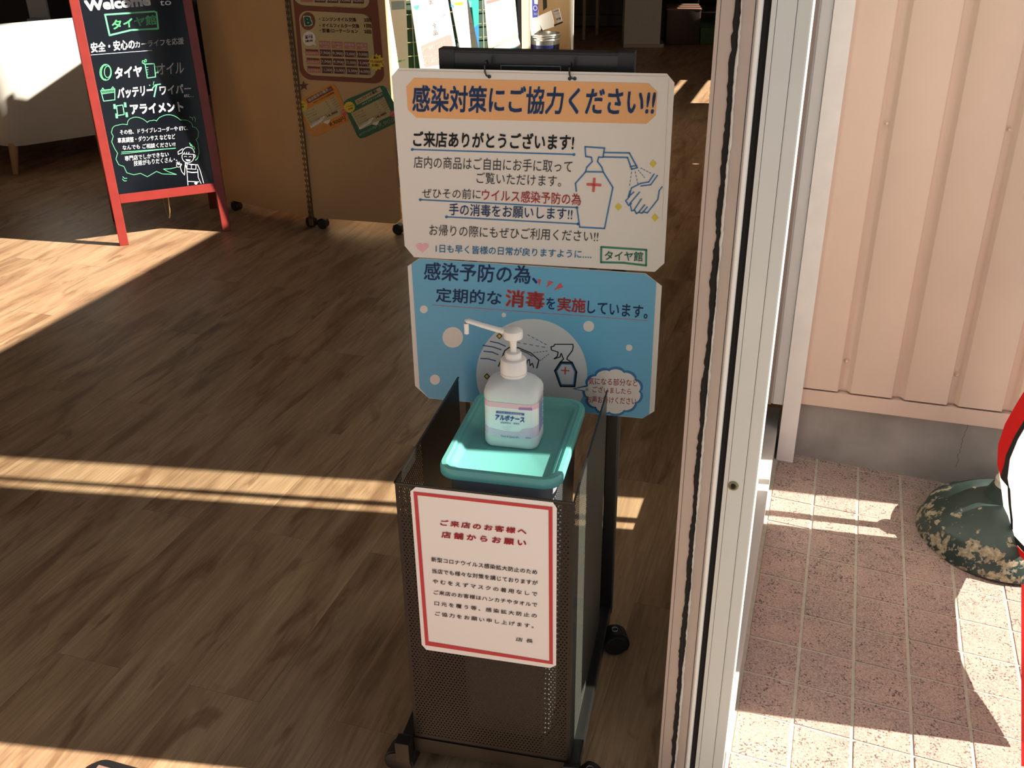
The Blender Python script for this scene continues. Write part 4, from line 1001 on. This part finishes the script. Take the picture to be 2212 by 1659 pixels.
for s, y, x1 in (('・エンジンオイル交換', 385, 1245), ('・オイルフィルター交換', 498, 1300), ('・脱着/ローテーション', 590, 1280)): P.text(s, (570 + y * .04, y - 8), (x1, y + 6), (562 + y * .04, y - 85), M_dkb, 8, bold=.03)
for s, y in (('2回', 392), ('1回', 495), ('2回', 600)): P.text(s, (1375 + y * .03, y), (1508 + y * .02, y + 6), (1370 + y * .02, y - 72), M_dkb, 8, bold=.04)
P.disc((398, 690), 115, M_wh, 7, ry=130); P.poly(((450, 790), (528, 812), (500, 750)), M_wh, 7)
for s, y in (('オイルは', 668), ('選べる', 700), ('3銘柄', 760)): P.text(s, (330, y), (465, y - 12), (325, y - 45), M_ink, 8, bold=.03)
heads = ('軽自動車', 'コンパクト', '普通車', '大型車'); subs = ('〜3ℓまで', '〜4ℓまで', '〜5ℓまで', '〜6ℓまで')
for i in range(4):
    x = 575 + 222 * i; y = 728 + 10 * i; P.poly([(x, y), (x + 200, y + 8), (x + 210, y + 135), (x + 10, y + 128)], M_sal, 7)
    P.text(heads[i], (x + 14, y + 68), (x + 190, y + 76), (x + 12, y + 24), M_wh, 8, bold=.03); P.text(subs[i], (x + 75, y + 120), (x + 195, y + 125), (x + 74, y + 90), M_wh, 8, bold=.0)
rows = (('7,900', '9,900', '12,000', '13,000'), ('7,900', '9,900', '12,000', '13,000'), ('11,000', '13,000', '15,000', '16,000'))
lbl = ('デュアルサポート', 'エコプレミア', 'エコプラスト')
for j in range(3):
    yy = (880, 1035, 1185)[j]; xo = (588, 603, 622)[j]
    for i in range(4):
        x = xo + 222 * i; y = yy + 9 * i; P.poly(((x, y), (x + 205, y + 8), (x + 212, y + 132), (x + 10, y + 124)), M_dkb, 7)
        P.text(rows[j][i], (x + 14, y + 92), (x + 200, y + 102), (x + 8, y + 38), M_wh, 8, bold=.02); P.text('円', (x + 172, y + 126), (x + 200, y + 128), (x + 171, y + 104), M_wh, 8, bold=.0)
    x = (325, 345, 360)[j]; y = yy - 10; P.poly(((x, y), (x + 250, y + 14), (x + 255, y + 130), (x + 14, y + 120)), M_sal, 7); P.text(lbl[j], (x + 25, y + 100), (x + 235, y + 108), (x + 22, y + 62), M_wh, 8, bold=.0); P.poly(((x + 15, y + 12), (x + 235, y + 24), (x + 236, y + 52), (x + 18, y + 42)), M_dkb, 8)
P.text('※消費税別途となります。 表示価格はオイル代別', (950, 1395), (1500, 1420), (948, 1368), M_dkb, 8, bold=.0)
P.text('※消費税別途となります。 表示価格はオイル代別', (820, 130), (1380, 155), (818, 105), M_dkb, 8, bold=.0)
for i in range(4):
    x = 490 + 228 * i; P.poly(((x, -90), (x + 200, -85), (x + 206, 48 + 6 * i), (x + 8, 42 + 6 * i)), M_dkb, 7)
    P.text(('10,000', '13,000', '13,000', '16,000')[i], (x + 14, 18 + 6 * i), (x + 190, 24 + 6 * i), (x + 8, -40 + 6 * i), M_wh, 8, bold=.02)
P.poly(((240, -80), (470, -72), (475, 40), (250, 34)), M_sal, 7)
P.poly([(1605 + (150 if k % 2 == 0 else 112) * math.cos(math.pi * k / 12), 1115 + (160 if k % 2 == 0 else 118) * math.sin(math.pi * k / 12)) for k in range(24)], M_yel, 9)
P.text('最大', (1555, 1050), (1645, 1060), (1553, 1002), M_dkb, 10, bold=.03); P.text('19,500円', (1500, 1128), (1712, 1145), (1498, 1070), M_red, 10, bold=.03); P.text('お得!!', (1520, 1190), (1665, 1195), (1518, 1142), M_dkb, 10, bold=.03)
P.emit(t)
t = thing('star_sticker', 'small dark red star sticker under the price poster on the folding screen', 'sticker', mw=pm)
P = Print(PP, 630, 170, 9.217)
sp = [P.q((240 + (105 if k % 2 == 0 else 42) * math.sin(R(36 * k - 4)), 142 - (105 if k % 2 == 0 else 42) * math.cos(R(36 * k - 4)))) for k in range(10)]
bm = bmesh.new(); prism(bm, sp, -.0008, .0002); add('star', bm, M_dkb, t)
M_oc = mat('card_orange', (.62, .24, .03), .5); M_gc = mat('card_green', (.02, .12, .065), .5)
def card(t, mc, dx, dy, outline, head, headm, headtxt, sub, price, was, subm):
    bm = bmesh.new(); prism(bm, [P.q(c) for c in outline], -.0010, .0002); add('card', bm, mc, t)
    f = lambda x, y: (x + dx, y + dy)
    P.d = {}
    P.poly([f(*c) for c in ((290, 405), (790, 140), (840, 225), (330, 495))], headm, 5)
    P.text(headtxt, f(350, 465), f(800, 205), f(315, 410), subm, 6, bold=.03); P.text(sub, f(445, 500), f(850, 290), f(432, 462), M_dkb if mc is M_oc else M_wh, 6, bold=.02)
    P.poly([f(*c) for c in ((210, 660), (870, 330), (1040, 690), (390, 990))], M_olv, 5)
    for k in range(5):
        P.text(('エンジンオイル交換', 'オイルエレメント', 'タイヤ脱着', 'ローテーション', 'バランス調整')[k], f(265 + 28 * k, 700 + 48 * k), f(265 + 28 * k + 190, 612 + 48 * k), f(258 + 28 * k, 672 + 48 * k), M_dkb, 6, bold=.0)
        P.text(('×2', '×1', '×2', '×2', '×1')[k], f(680 + 24 * k, 480 + 42 * k), f(712 + 24 * k, 462 + 42 * k), f(674 + 24 * k, 458 + 42 * k), M_dkb, 6, bold=.01); P.text(('3,000', '1,500', '6,000', '2,000', '1,500')[k], f(770 + 26 * k, 425 + 42 * k), f(862 + 26 * k, 372 + 42 * k), f(764 + 26 * k, 398 + 42 * k), M_dkb, 6, bold=.0)
    P.stroke([f(350, 870), f(985, 570)], 4, M_dkb, 6); P.text(was, f(720, 775), f(930, 678), f(698, 725), M_dkb, 6, bold=.03)
    P.poly([f(*c) for c in ((370, 975), (378, 930), (650, 740), (665, 760), (600, 850), (420, 965))], M_wh, 6); P.text('まとめてお得にすると', f(400, 945), f(640, 790), f(392, 920), M_ink, 7, bold=.0)
    P.poly([f(*c) for c in ((650, 850), (780, 805), (750, 870), (725, 900), (640, 880))], M_wh, 7)
    P.text('メンテナンスパックなら', f(385, 1118), f(740, 940), f(372, 1065), M_wh, 6, bold=.01); P.text(price, f(770, 960), f(1085, 830), f(745, 868), M_olv if mc is M_gc else M_brn, 6, bold=.01)
    P.poly([f(1045 + 62 * math.cos(R(15 * k)) * (1 if k % 2 else .84), 670 + 70 * math.sin(R(15 * k)) * (1 if k % 2 else .84)) for k in range(24)], M_red, 7); P.text('お得', f(1005, 690), f(1085, 650), f(1000, 650), M_wh, 8, bold=.02)
    P.poly([(c_[0], c_[1]) for c_ in [(f(205, 548)[0] - (0 if mc is M_oc else 22) + 118 * math.cos(R(11.25 * k)) * (1 if k % 2 else .86), f(205, 548)[1] - (0 if mc is M_oc else 10) + 118 * math.sin(R(11.25 * k)) * (1 if k % 2 else .86)) for k in range(32)]], M_yel, 7)
    P.text('こんなに', f(125, 545), f(272, 505), f(120, 515), M_dkb, 8, bold=.02); P.text('お得!', f(165, 600), f(260, 570), f(158, 562), M_dkb, 8, bold=.02)
    P.emit(t)
t = thing('price_card', 'orange tilted price card pinned lower left on the folding screen', 'card', mw=pm)
card(t, M_oc, 0, 0, [(75, 590), (80, 490), (120, 450), (760, 118), (830, 115), (890, 165), (1130, 740), (1120, 830), (1080, 870), (480, 1150), (400, 1130), (360, 1080)], None, M_brn, '軽自動車の場合…', 'Aタイプ/オイル2回実施', '8,900円', '16,900', M_wh)
t = thing('price_card', 'green tilted price card partly hidden by the white sign', 'card', mw=pm)
card(t, M_gc, 970, 28, [(1040, 560), (1045, 460), (1100, 410), (1740, 150), (1820, 142), (1890, 190), (2150, 700), (2160, 800), (2100, 870), (1460, 1170), (1370, 1190), (1310, 1140)], None, M_olv, 'コンパクトの場合…', 'Bタイプ/オイル4ℓ使用', '9,900', '18,480', M_dkb)

# ================================================================== ARMCHAIR (left, behind the chalkboard)
AC = Vector((-2.60, 5.03, 0))
t = thing('tub_armchair', 'white upholstered tub armchair with tapered wooden legs at the left edge', 'armchair', loc=AC, rz=R(38))
M_vin = mat('white_vinyl', (.50, .49, .45), .5, noise=.03, scale=20)
def shell_path(w, d, r, inset):
    pts = [(inset, d)]
    for k in range(9): a_ = R(180 + 90 * k / 8); pts.append((inset + r + r * math.cos(a_), inset + r + r * math.sin(a_)))
    for k in range(9): a_ = R(270 + 90 * k / 8); pts.append((w - inset - r + r * math.cos(a_), inset + r + r * math.sin(a_)))
    pts.append((w - inset, d)); out = [pts[0]]
    for p, q in zip(pts, pts[1:]):
        n = max(1, int(math.hypot(q[0] - p[0], q[1] - p[1]) / .06))
        for i in range(1, n + 1): out.append((p[0] + (q[0] - p[0]) * i / n, p[1] + (q[1] - p[1]) * i / n))
    return out
lev = ((.10, .15, 0), (.035, .14, 0), (.025, .20, 0), (0.0, .45, 0), (-.03, -.02, 1), (-.022, 0, 1), (.02, .004, 1), (.05, -.02, 1), (.07, .45, 0), (.10, .28, 0))
cw_, cdp = .74, .70; rows_ = []
for ins, z, rel in lev:
    pth = shell_path(cw_, cdp, max(.03, .13 - ins * .5), ins)
    rows_.append((pth, z, rel))
n_ = min(len(r_[0]) for r_ in rows_)
def resample(p, n):
    L_ = [0]
    for a_, b2 in zip(p, p[1:]): L_.append(L_[-1] + math.hypot(b2[0] - a_[0], b2[1] - a_[1]))
    out = []; k = 0
    for i in range(n):
        s_ = L_[-1] * i / (n - 1)
        while k < len(L_) - 2 and L_[k + 1] < s_: k += 1
        f_ = (s_ - L_[k]) / max(1e-9, L_[k + 1] - L_[k]); out.append((p[k][0] + (p[k + 1][0] - p[k][0]) * f_, p[k][1] + (p[k + 1][1] - p[k][1]) * f_))
    return out
NN = 60; rings = [[] for _ in range(NN)]
for pth, z, rel in rows_:
    for i, (x, y) in enumerate(resample(pth, NN)):
        top = .735 - .16 * max(0, (y - .18) / .52) ** 1.4; rings[i].append((x, y, top + z if rel else z))
b_ = bmesh.new(); loft(b_, rings); add('backrest', mesh_of(b_, 'backrest', True), M_vin, t)
b_ = bmesh.new(); box(b_, .10, .64, .10, .70, .15, .43, bev=.04); add('seat', mesh_of(b_, 'seat', True), M_vin, t)
M_leg = mat('leg_wood', (.42, .25, .12), .5, noise=.15, scale=20)
for x, y in ((.06, .05), (.68, .05), (.08, .62), (.66, .62)):
    b_ = bmesh.new(); lathe(b_, [(.014, 0), (.026, .16), (0, .16)], 14)
    sh_x, sh_y = (.03 if x < .3 else -.03), (.03 if y < .3 else -.03)
    for v in b_.verts: v.co.x += sh_x * v.co.z / .16; v.co.y += sh_y * v.co.z / .16
    add('leg', mesh_of(b_, 'leg', True), M_leg, t, Matrix.Translation((x, y, .001)))
# things behind the armchair
t = thing('dark_sofa', 'black sofa back in the shadow behind the white armchair', 'sofa', loc=(-2.75, 6.55, 0), rz=R(-12))
for nm, d in (('sofa_back', (-.75, .35, 0, .2, .16, .98)), ('sofa_seat', (-.75, .35, .2, .85, .16, .45)), ('armrest', (.35, .52, 0, .85, .16, .62))):
    bm = bmesh.new(); box(bm, *d, bev=.03); add(nm, mesh_of(bm, nm, True), mat('black_vinyl', (.02, .02, .022), .4), t)
for x in (-.7, .47):
    for y in (.06, .8): bm = bmesh.new(); lathe(bm, [(.018, 0), (.022, .165), (0, .165)], 12); add('leg', bm, M_blkp, t, Matrix.Translation((x, y, 0)))
q = Plane((-2.3, 6.3, 0), R(-10)); A1, A2 = q.at((66, 47)), q.at((97, 0))
t = thing('paper_leaflet_stand', 'pale grey leaflet holder standing upright behind the white armchair', 'leaflet stand', mw=q.m)
w0, w1 = A1[0], A2[0]; zb = A1[1] - .12
bm = bmesh.new(); box(bm, w0, w1, 0, .02, zb, zb + .62, bev=.003); add('leaflet_back', bm, mat('pale_card', (.42, .42, .46), .6), t)
bm = bmesh.new(); box(bm, w0 - .002, w1 + .002, -.03, .0, zb, zb + .14, bev=.002); add('pocket', bm, mat('bluish_card', (.26, .32, .46), .6), t)
bm = bmesh.new(); lathe(bm, [(.012, .02), (.012, zb), ], 12); add('stem', bm, M_blkp, t, Matrix.Translation(((w0 + w1) / 2, .01, 0)))
bm = bmesh.new(); lathe(bm, [(0, 0), (.13, 0), (.13, .012), (.02, .02), (0, .02)], 24); add('foot', bm, M_blkp, t, Matrix.Translation(((w0 + w1) / 2, .01, .001)))

# ================================================================== RACK OF PLACARDS behind the screen
RY = 4.9
M_ply2 = mat('shelf_ply', (.56, .40, .23), .6, noise=.05, scale=6)
RYAW = R(24)
rack = thing('wire_rack', 'black wire display rack behind the placards beside the folding screen', 'rack', loc=(-.25, RY + .06, 0), rz=RYAW)
bm = bmesh.new()
for k in range(12): box(bm, -.33 + k * .06 - .0015, -.33 + k * .06 + .0015, 0, .003, .05, 1.62)
add('upright_wires', bm, M_alu2, rack)
bm = bmesh.new()
for k in range(24): box(bm, -.34, .34, .003, .006, .10 + k * .062, .1035 + k * .062)
add('cross_wires', bm, mat('gold_wire', (.55, .45, .28), .4, metal=.6), rack)
add('rack_board', nb(-.34, .34, .02, .03, .08, 1.60), mat('rack_green', (.03, .07, .045), .6), rack)
for x in (-.34, .34):
    bm = bmesh.new(); box(bm, x - .012, x + .012, -.005, .02, 0, 1.63, bev=.003); add('upright', bm, M_blk, rack); bm = bmesh.new(); box(bm, x - .012, x + .012, -.22, .22, 0.001, .03, bev=.003); add('foot', bm, M_blk, rack)
tag(add('wall_shadow_caster', nb(-.87, -.84, 4.27, 6.6, 0, 1.37), M_ply2), kind='structure')  # unseen panel added to cast shade on the floor and armchair
bm = bmesh.new(); box(bm, -.34, .34, -.30, .02, .40, .415, bev=.002); add('rack_shelf', bm, mat('green_edge_shelf', (.05, .45, .10), .5), rack)
def placard(label, corners, yoff, m, lean=4):
    pl = Plane((-.25, RY - yoff, 0), RYAW, R(lean)); P = Print(pl, 830, 0, 6.703)
    t = thing('price_placard', label, 'placard', mw=pl.m, group=None)
    bm = bmesh.new(); prism(bm, [P.q(c) for c in corners], .0, .006); add('board', bm, m, t)
    return t, P
M_pw = mat('placard_white', (.86, .87, .85), .5); M_gry = mat('placard_grey', (.32, .28, .27), .6); M_teal2 = mat('placard_teal', (.02, .36, .34), .6)
t, P = placard('white price placard with grey heading nearest the folding screen', ((-30, -300), (300, -300), (355, 975), (370, 1150), (60, 1150)), .10, M_pw)
P.poly(((100, 20), (290, 10), (298, 130), (110, 145)), mat('placard_steel', (.30, .42, .48), .5), 1); P.text('低燃費タイヤ', (178, 910), (300, 885), (176, 880), mat('bright_green', (.15, .6, .12), .5), 3, bold=.02); P.emit(t)
t, P = placard('tall white tyre price placard with green shield and grey caption box', ((340, -300), (870, -300), (1045, 720), (1060, 1150), (545, 1150)), .16, M_pw)
P.poly(((425, 90), (508, 65), (505, 115), (472, 152), (430, 120)), mat('mint_green', (.10, .55, .35), .5), 1); P.stroke([(440, 232), (895, 90)], 3, M_gry, 1)
P.poly(((530, 665), (900, 515), (975, 500), (1000, 710), (1010, 900), (590, 980)), M_gry, 1)
for s, y in (('タイヤ装着の前に必ず', 690), ('アースナブルな', 800), ('商品販売いたし', 880)): P.text(s, (548 + (y - 690) * .15, y + 70), (548 + (y - 690) * .15 + 330, y - 50), (540 + (y - 690) * .15, y + 12), M_wh, 3, bold=.03)
P.text('消', (655, 80), (700, 65), (640, 10), M_gry, 3); P.text('品', (720, 515), (780, 500), (705, 440), M_gry, 3); P.text('全', (715, 415), (765, 400), (695, 340), M_gry, 3); P.text('円', (855, 238), (888, 228), (850, 212), M_gry, 3)
P.emit(t)
t, P = placard('narrow white price placard with blue and yellow heading', ((905, -300), (1150, -300), (1375, 730), (1400, 1150), (1180, 1150)), .12, M_pw)
P.text('大特', (960, 100), (1010, 130), (955, 40), mat('bright_blue', (.05, .45, .70), .5), 3, bold=.02); P.poly(((1020, 40), (1140, 25), (1145, 70), (1025, 80)), M_yel, 1)
P.stroke([(1052, 388), (1265, 342)], 3, M_gry, 1); P.stroke([(1088, 522), (1300, 475)], 3, M_gry, 1)
for c_ in ((1120, 548), (1225, 528), (1145, 668), (1247, 638)): P.disc(c_, 6, M_gry, 1, n=8)
P.emit(t)
t, P = placard('teal and blue leaflet pack behind the narrow placard', ((1180, -300), (1365, -300), (1372, 700), (1375, 1100), (1200, 1100)), .04, M_teal2)
P.poly(((1300, 400), (1368, 350), (1372, 700), (1340, 700)), mat('strong_blue', (.02, .20, .65), .5), 1)
for k in range(14): P.stroke([(1230 + 6 * (k % 5), 20 + 22 * k), (1262 - 5 * (k % 4), 34 + 22 * k)], 5, M_wh, 1)
P.emit(t)
t, P = placard('large white placard with a red heading strip on the right end of the rack', ((1425, -300), (1870, -300), (1940, 500), (1510, 700)), .17, M_pw)
P.poly(((1475, 10), (1690, -20), (1690, 2), (1480, 62)), mat('salmon_strip', (.75, .22, .20), .5), 1); P.poly(((1510, 668), (1940, 500), (1942, 540), (1515, 712)), mat('placard_edge', (.45, .42, .33), .6), 1)
P.text('円', (1855, 112), (1870, 108), (1852, 80), M_gry, 3); P.emit(t)
t, P = placard('low white placard with pale blue print resting below the red headed placard', ((1500, 735), (1940, 540), (1975, 650), (2000, 760), (2010, 1100), (1530, 1100)), .20, M_pw)
P.poly(((1830, 690), (1960, 680), (1985, 740), (1820, 735)), mat('ice_blue', (.25, .62, .70), .5), 1); P.emit(t)

# ================================================================== SHELF UNIT, PAIL, TAGS
SY = 6.2
def upright_panel(t, pxl, pxr, py, Y, th, z0, z1, m, yaw, name='side_panel'):
    A = vy_(pxl, py, Y); B = vy_(pxr, py, Y); ln = (B.x - A.x) / math.cos(yaw)
    bm = bmesh.new(); box(bm, 0, ln, 0, th, z0, z1, bev=.002); return add(name, bm, m, t, Matrix.Translation((A.x - t.location.x, Y - t.location.y, 0)) @ Matrix.Rotation(yaw, 4, 'Z'))
def vy_(px, py, Y):
    d = ray(px, py); return CAM + d * (Y / d.y)
M_ply2 = mat('shelf_ply', (.56, .40, .23), .6, noise=.05, scale=6)
t = thing('shelf_unit', 'beech shelf unit with open bays behind the stand, right of the placards', 'shelf', loc=(.10, SY, 0))
upright_panel(t, 1112, 1143, 100, SY - .35, .02, .0, 1.6, M_ply2, R(55), 'lit_side_panel')
upright_panel(t, 1141, 1146, 100, SY - .2, .3, .0, 1.6, mat('white_edge', (.75, .75, .70), .5), 0, 'front_edge')
upright_panel(t, 1150, 1236, 100, SY + .28, .02, .0, 1.6, M_ply2, R(-12), 'back_panel')
upright_panel(t, 1235.5, 1239, 100, SY - .06, .34, .0, 1.6, MATS['white_edge'], 0, 'front_edge')
bA = vy_(1146, 110, SY - .1); add('bottom_board', nb(bA.x - .1, bA.x + .17, -.10, .30, .385, .405), M_ply2, t)
pc = vy_(1177, 85, SY)
t = thing('paint_pail', 'silver metal pail with rolled rim on the shelf unit', 'pail', loc=(pc.x, SY + .03, .406))
bm = bmesh.new(); lathe(bm, [(.082, 0), (.086, .005), (.090, .075), (.093, .078), (.090, .084), (.094, .088), (.097, .094), (.093, .098), (.099, .106), (.097, .111), (.090, .110), (.088, .101), (0, .100)], 40)
add('pail_body', mesh_of(bm, 'pail_body', True), mat('bright_steel', (.55, .58, .58), .25, metal=.85), t)
bm = bmesh.new(); lathe(bm, [(.0875, .004), (.0900, .050)], 40); add('blue_wrap', bm, mat('pail_blue', (.008, .012, .08), .4), t)['label'] = 'dark blue paper wrap'
q = Plane((pc.x, SY - .10, 0), R(-8)); P = Print(q, 1120, 0, 5.027)
def hang(name, label, cat, corners, m, yo=0):
    t = thing(name, label, cat, mw=q.m); bm = bmesh.new(); prism(bm, [P.q(c) for c in corners], yo, yo + .004); add('board', bm, m, t); return t
t = hang('shelf_poster', 'white poster sheet hanging above the silver pail', 'poster', ((118, -200), (205, -200), (215, 200), (240, 320), (140, 390), (130, 300)), M_pw)
t = hang('price_tag', 'blank white price tag left of the small printed tag', 'tag', ((205, 180), (355, 115), (385, 230), (385, 290), (265, 330), (225, 250)), M_pw, -.004)
t = hang('price_tag', 'small white printed price tag clipped to a black shelf edge', 'tag', ((372, 112), (440, 88), (475, 228), (425, 252)), mat('tag_grey', (.52, .50, .50), .6), -.006)
P.text('特価品', (385, 135), (440, 115), (380, 118), M_ink, 3, 0); P.text('ワックス', (393, 165), (450, 148), (390, 148), M_ink, 3, 0); P.text('¥198', (415, 222), (462, 208), (410, 198), M_ink, 3, .02)
for k in list(P.d.items()): pass
for (mn, lay), (m, V, F) in P.d.items():
    me = bpy.data.meshes.new('lettering'); me.from_pydata([(x, y - .006, z) for x, y, z in V], [], F); me.materials.append(m); add('lettering', me, m, t)
P.d = {}
t = hang('shelf_rail', 'black shelf edge strip behind the price tags', 'shelf rail', ((240, 320), (480, 232), (482, 248), (250, 345)), M_blkp, .002)
t = hang('wiper_packet', 'blue printed packet hanging on the shelf unit', 'packet', ((150, -150), (215, -150), (218, 60), (210, 180), (155, 190), (150, 80)), mat('packet_blue', (.05, .06, .42), .4), -.012)
P.poly(((170, -20), (215, -20), (212, 45), (176, 40)), mat('packet_white', (.8, .8, .84), .4), 1); P.ring((185, 85), 20, 24, 8, MATS['packet_white'], 1); P.text('PRO', (172, 165), (208, 160), (170, 140), MATS['packet_white'], 3, .02)
for (mn, lay), (m, V, F) in P.d.items():
    me = bpy.data.meshes.new('print'); me.from_pydata([(x, y - .0125, z) for x, y, z in V], [], F); me.materials.append(m); add('lettering', me, m, t)
P.d = {}
t = hang('wiper_packet', 'narrow black packet right of the blue packet', 'packet', ((262, -150), (305, -150), (312, 80), (270, 115)), M_blkp, -.010)

# ================================================================== FAR ROOM: column, stool, mat, table
ca_, cb_ = on_floor(1347, 103), on_floor(1425, 103)
col = tag(thing('wall_column', mw=frame_at((ca_.x, ca_.y, 0), R(-4))), kind='structure')
cw = (cb_ - ca_).length
add('column_shaft', nb(0, cw, 0, .45, 0, 3.0), mat('grey_wallpaper', (.50, .47, .44), .9, noise=.06, scale=60, bump=.2), col)
bm = bmesh.new(); box(bm, -.004, cw + .035, -.004, .40, 0, .03, bev=.003); add('skirting', bm, mat('skirting_grey', (.36, .34, .32), .6), col)
add('window_ledge', nb(cw, cw + .30, .10, .5, .40, .44), M_wall, col)
s0, s1 = on_floor(1437, 97), on_floor(1500, 97)
t = thing('cube_stool', 'dark brown cube stool standing beside the grey column', 'stool', loc=(s0.x, s0.y, 0), rz=R(-6))
sw = (s1 - s0).length + .01
bm = bmesh.new(); box(bm, 0, sw + .03, 0, .42, .002, .30, bev=.012); add('stool_body', mesh_of(bm, 'stool_body', True), mat('brown_vinyl', (.045, .025, .018), .5), t)
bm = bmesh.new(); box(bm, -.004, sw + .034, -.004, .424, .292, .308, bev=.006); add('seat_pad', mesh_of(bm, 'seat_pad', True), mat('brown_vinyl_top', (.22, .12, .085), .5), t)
t = thing('play_mat', 'dark green padded play mat at the right beside the brown stool', 'mat', loc=(s1.x + .05, s1.y + .02, 0), rz=R(-6))
bm = bmesh.new(); box(bm, 0, .5, 0, .8, .001, .14, bev=.01); add('padding', bm, mat('green_vinyl', (.04, .09, .025), .6), t)
t = thing('display_easel', 'thin white framed panel standing behind the brown stool', 'easel', loc=(s1.x + .02, s1.y + .9, 0), rz=R(-6))
for d in ((-.25, .16, 0, .012, .37, .382), (.148, .16, 0, .012, .0, .38), (-.25, -.238, 0, .012, .0, .38), (.16, .6, 0, .012, .17, .182)):
    add('frame_bar', nb(*d), M_alu, t)
# dining set in the dark
t = thing('dark_bench', 'dark upholstered bench in the shadow beyond the table legs', 'bench', loc=(.35, 10.6, 0), rz=R(-10))
for nm, d, m in (('bench_seat', (0, 1.0, 0, .5, .12, .42), mat('bench_dark', (.045, .040, .034), .6)), ('bench_back', (0, 1.0, .5, .62, .12, .85), MATS['bench_dark']), ('bench_plinth', (.03, .97, .04, .55, 0, .12), M_blkp)):
    bm = bmesh.new(); box(bm, *d, bev=.015); add(nm, bm, m, t)
t = thing('round_table', 'small table with pale wooden legs standing in the dark background', 'table', loc=(.62, 9.9, 0), rz=R(0))
lp = [on_floor(1261, 86), on_floor(1289, 75)]
lp = [lp[0], lp[1], lp[0] + Vector((-.42, .02, 0)), lp[1] + Vector((-.45, .05, 0))]
for p in lp:
    bm = bmesh.new(); lathe(bm, [(.015, 0), (.021, .62), (0, .62)], 12); add('leg', bm, mat('pale_leg', (.30, .24, .17), .5), t, Matrix.Translation((p.x - .62, p.y - 9.9, .001)))
c_ = sum(lp, Vector()) / 4; bm = bmesh.new(); lathe(bm, [(0, .62), (.40, .62), (.41, .635), (.40, .65), (0, .65)], 40); add('table_top', bm, MATS['pale_leg'], t, Matrix.Translation((c_.x - .62, c_.y - 9.9, 0)))
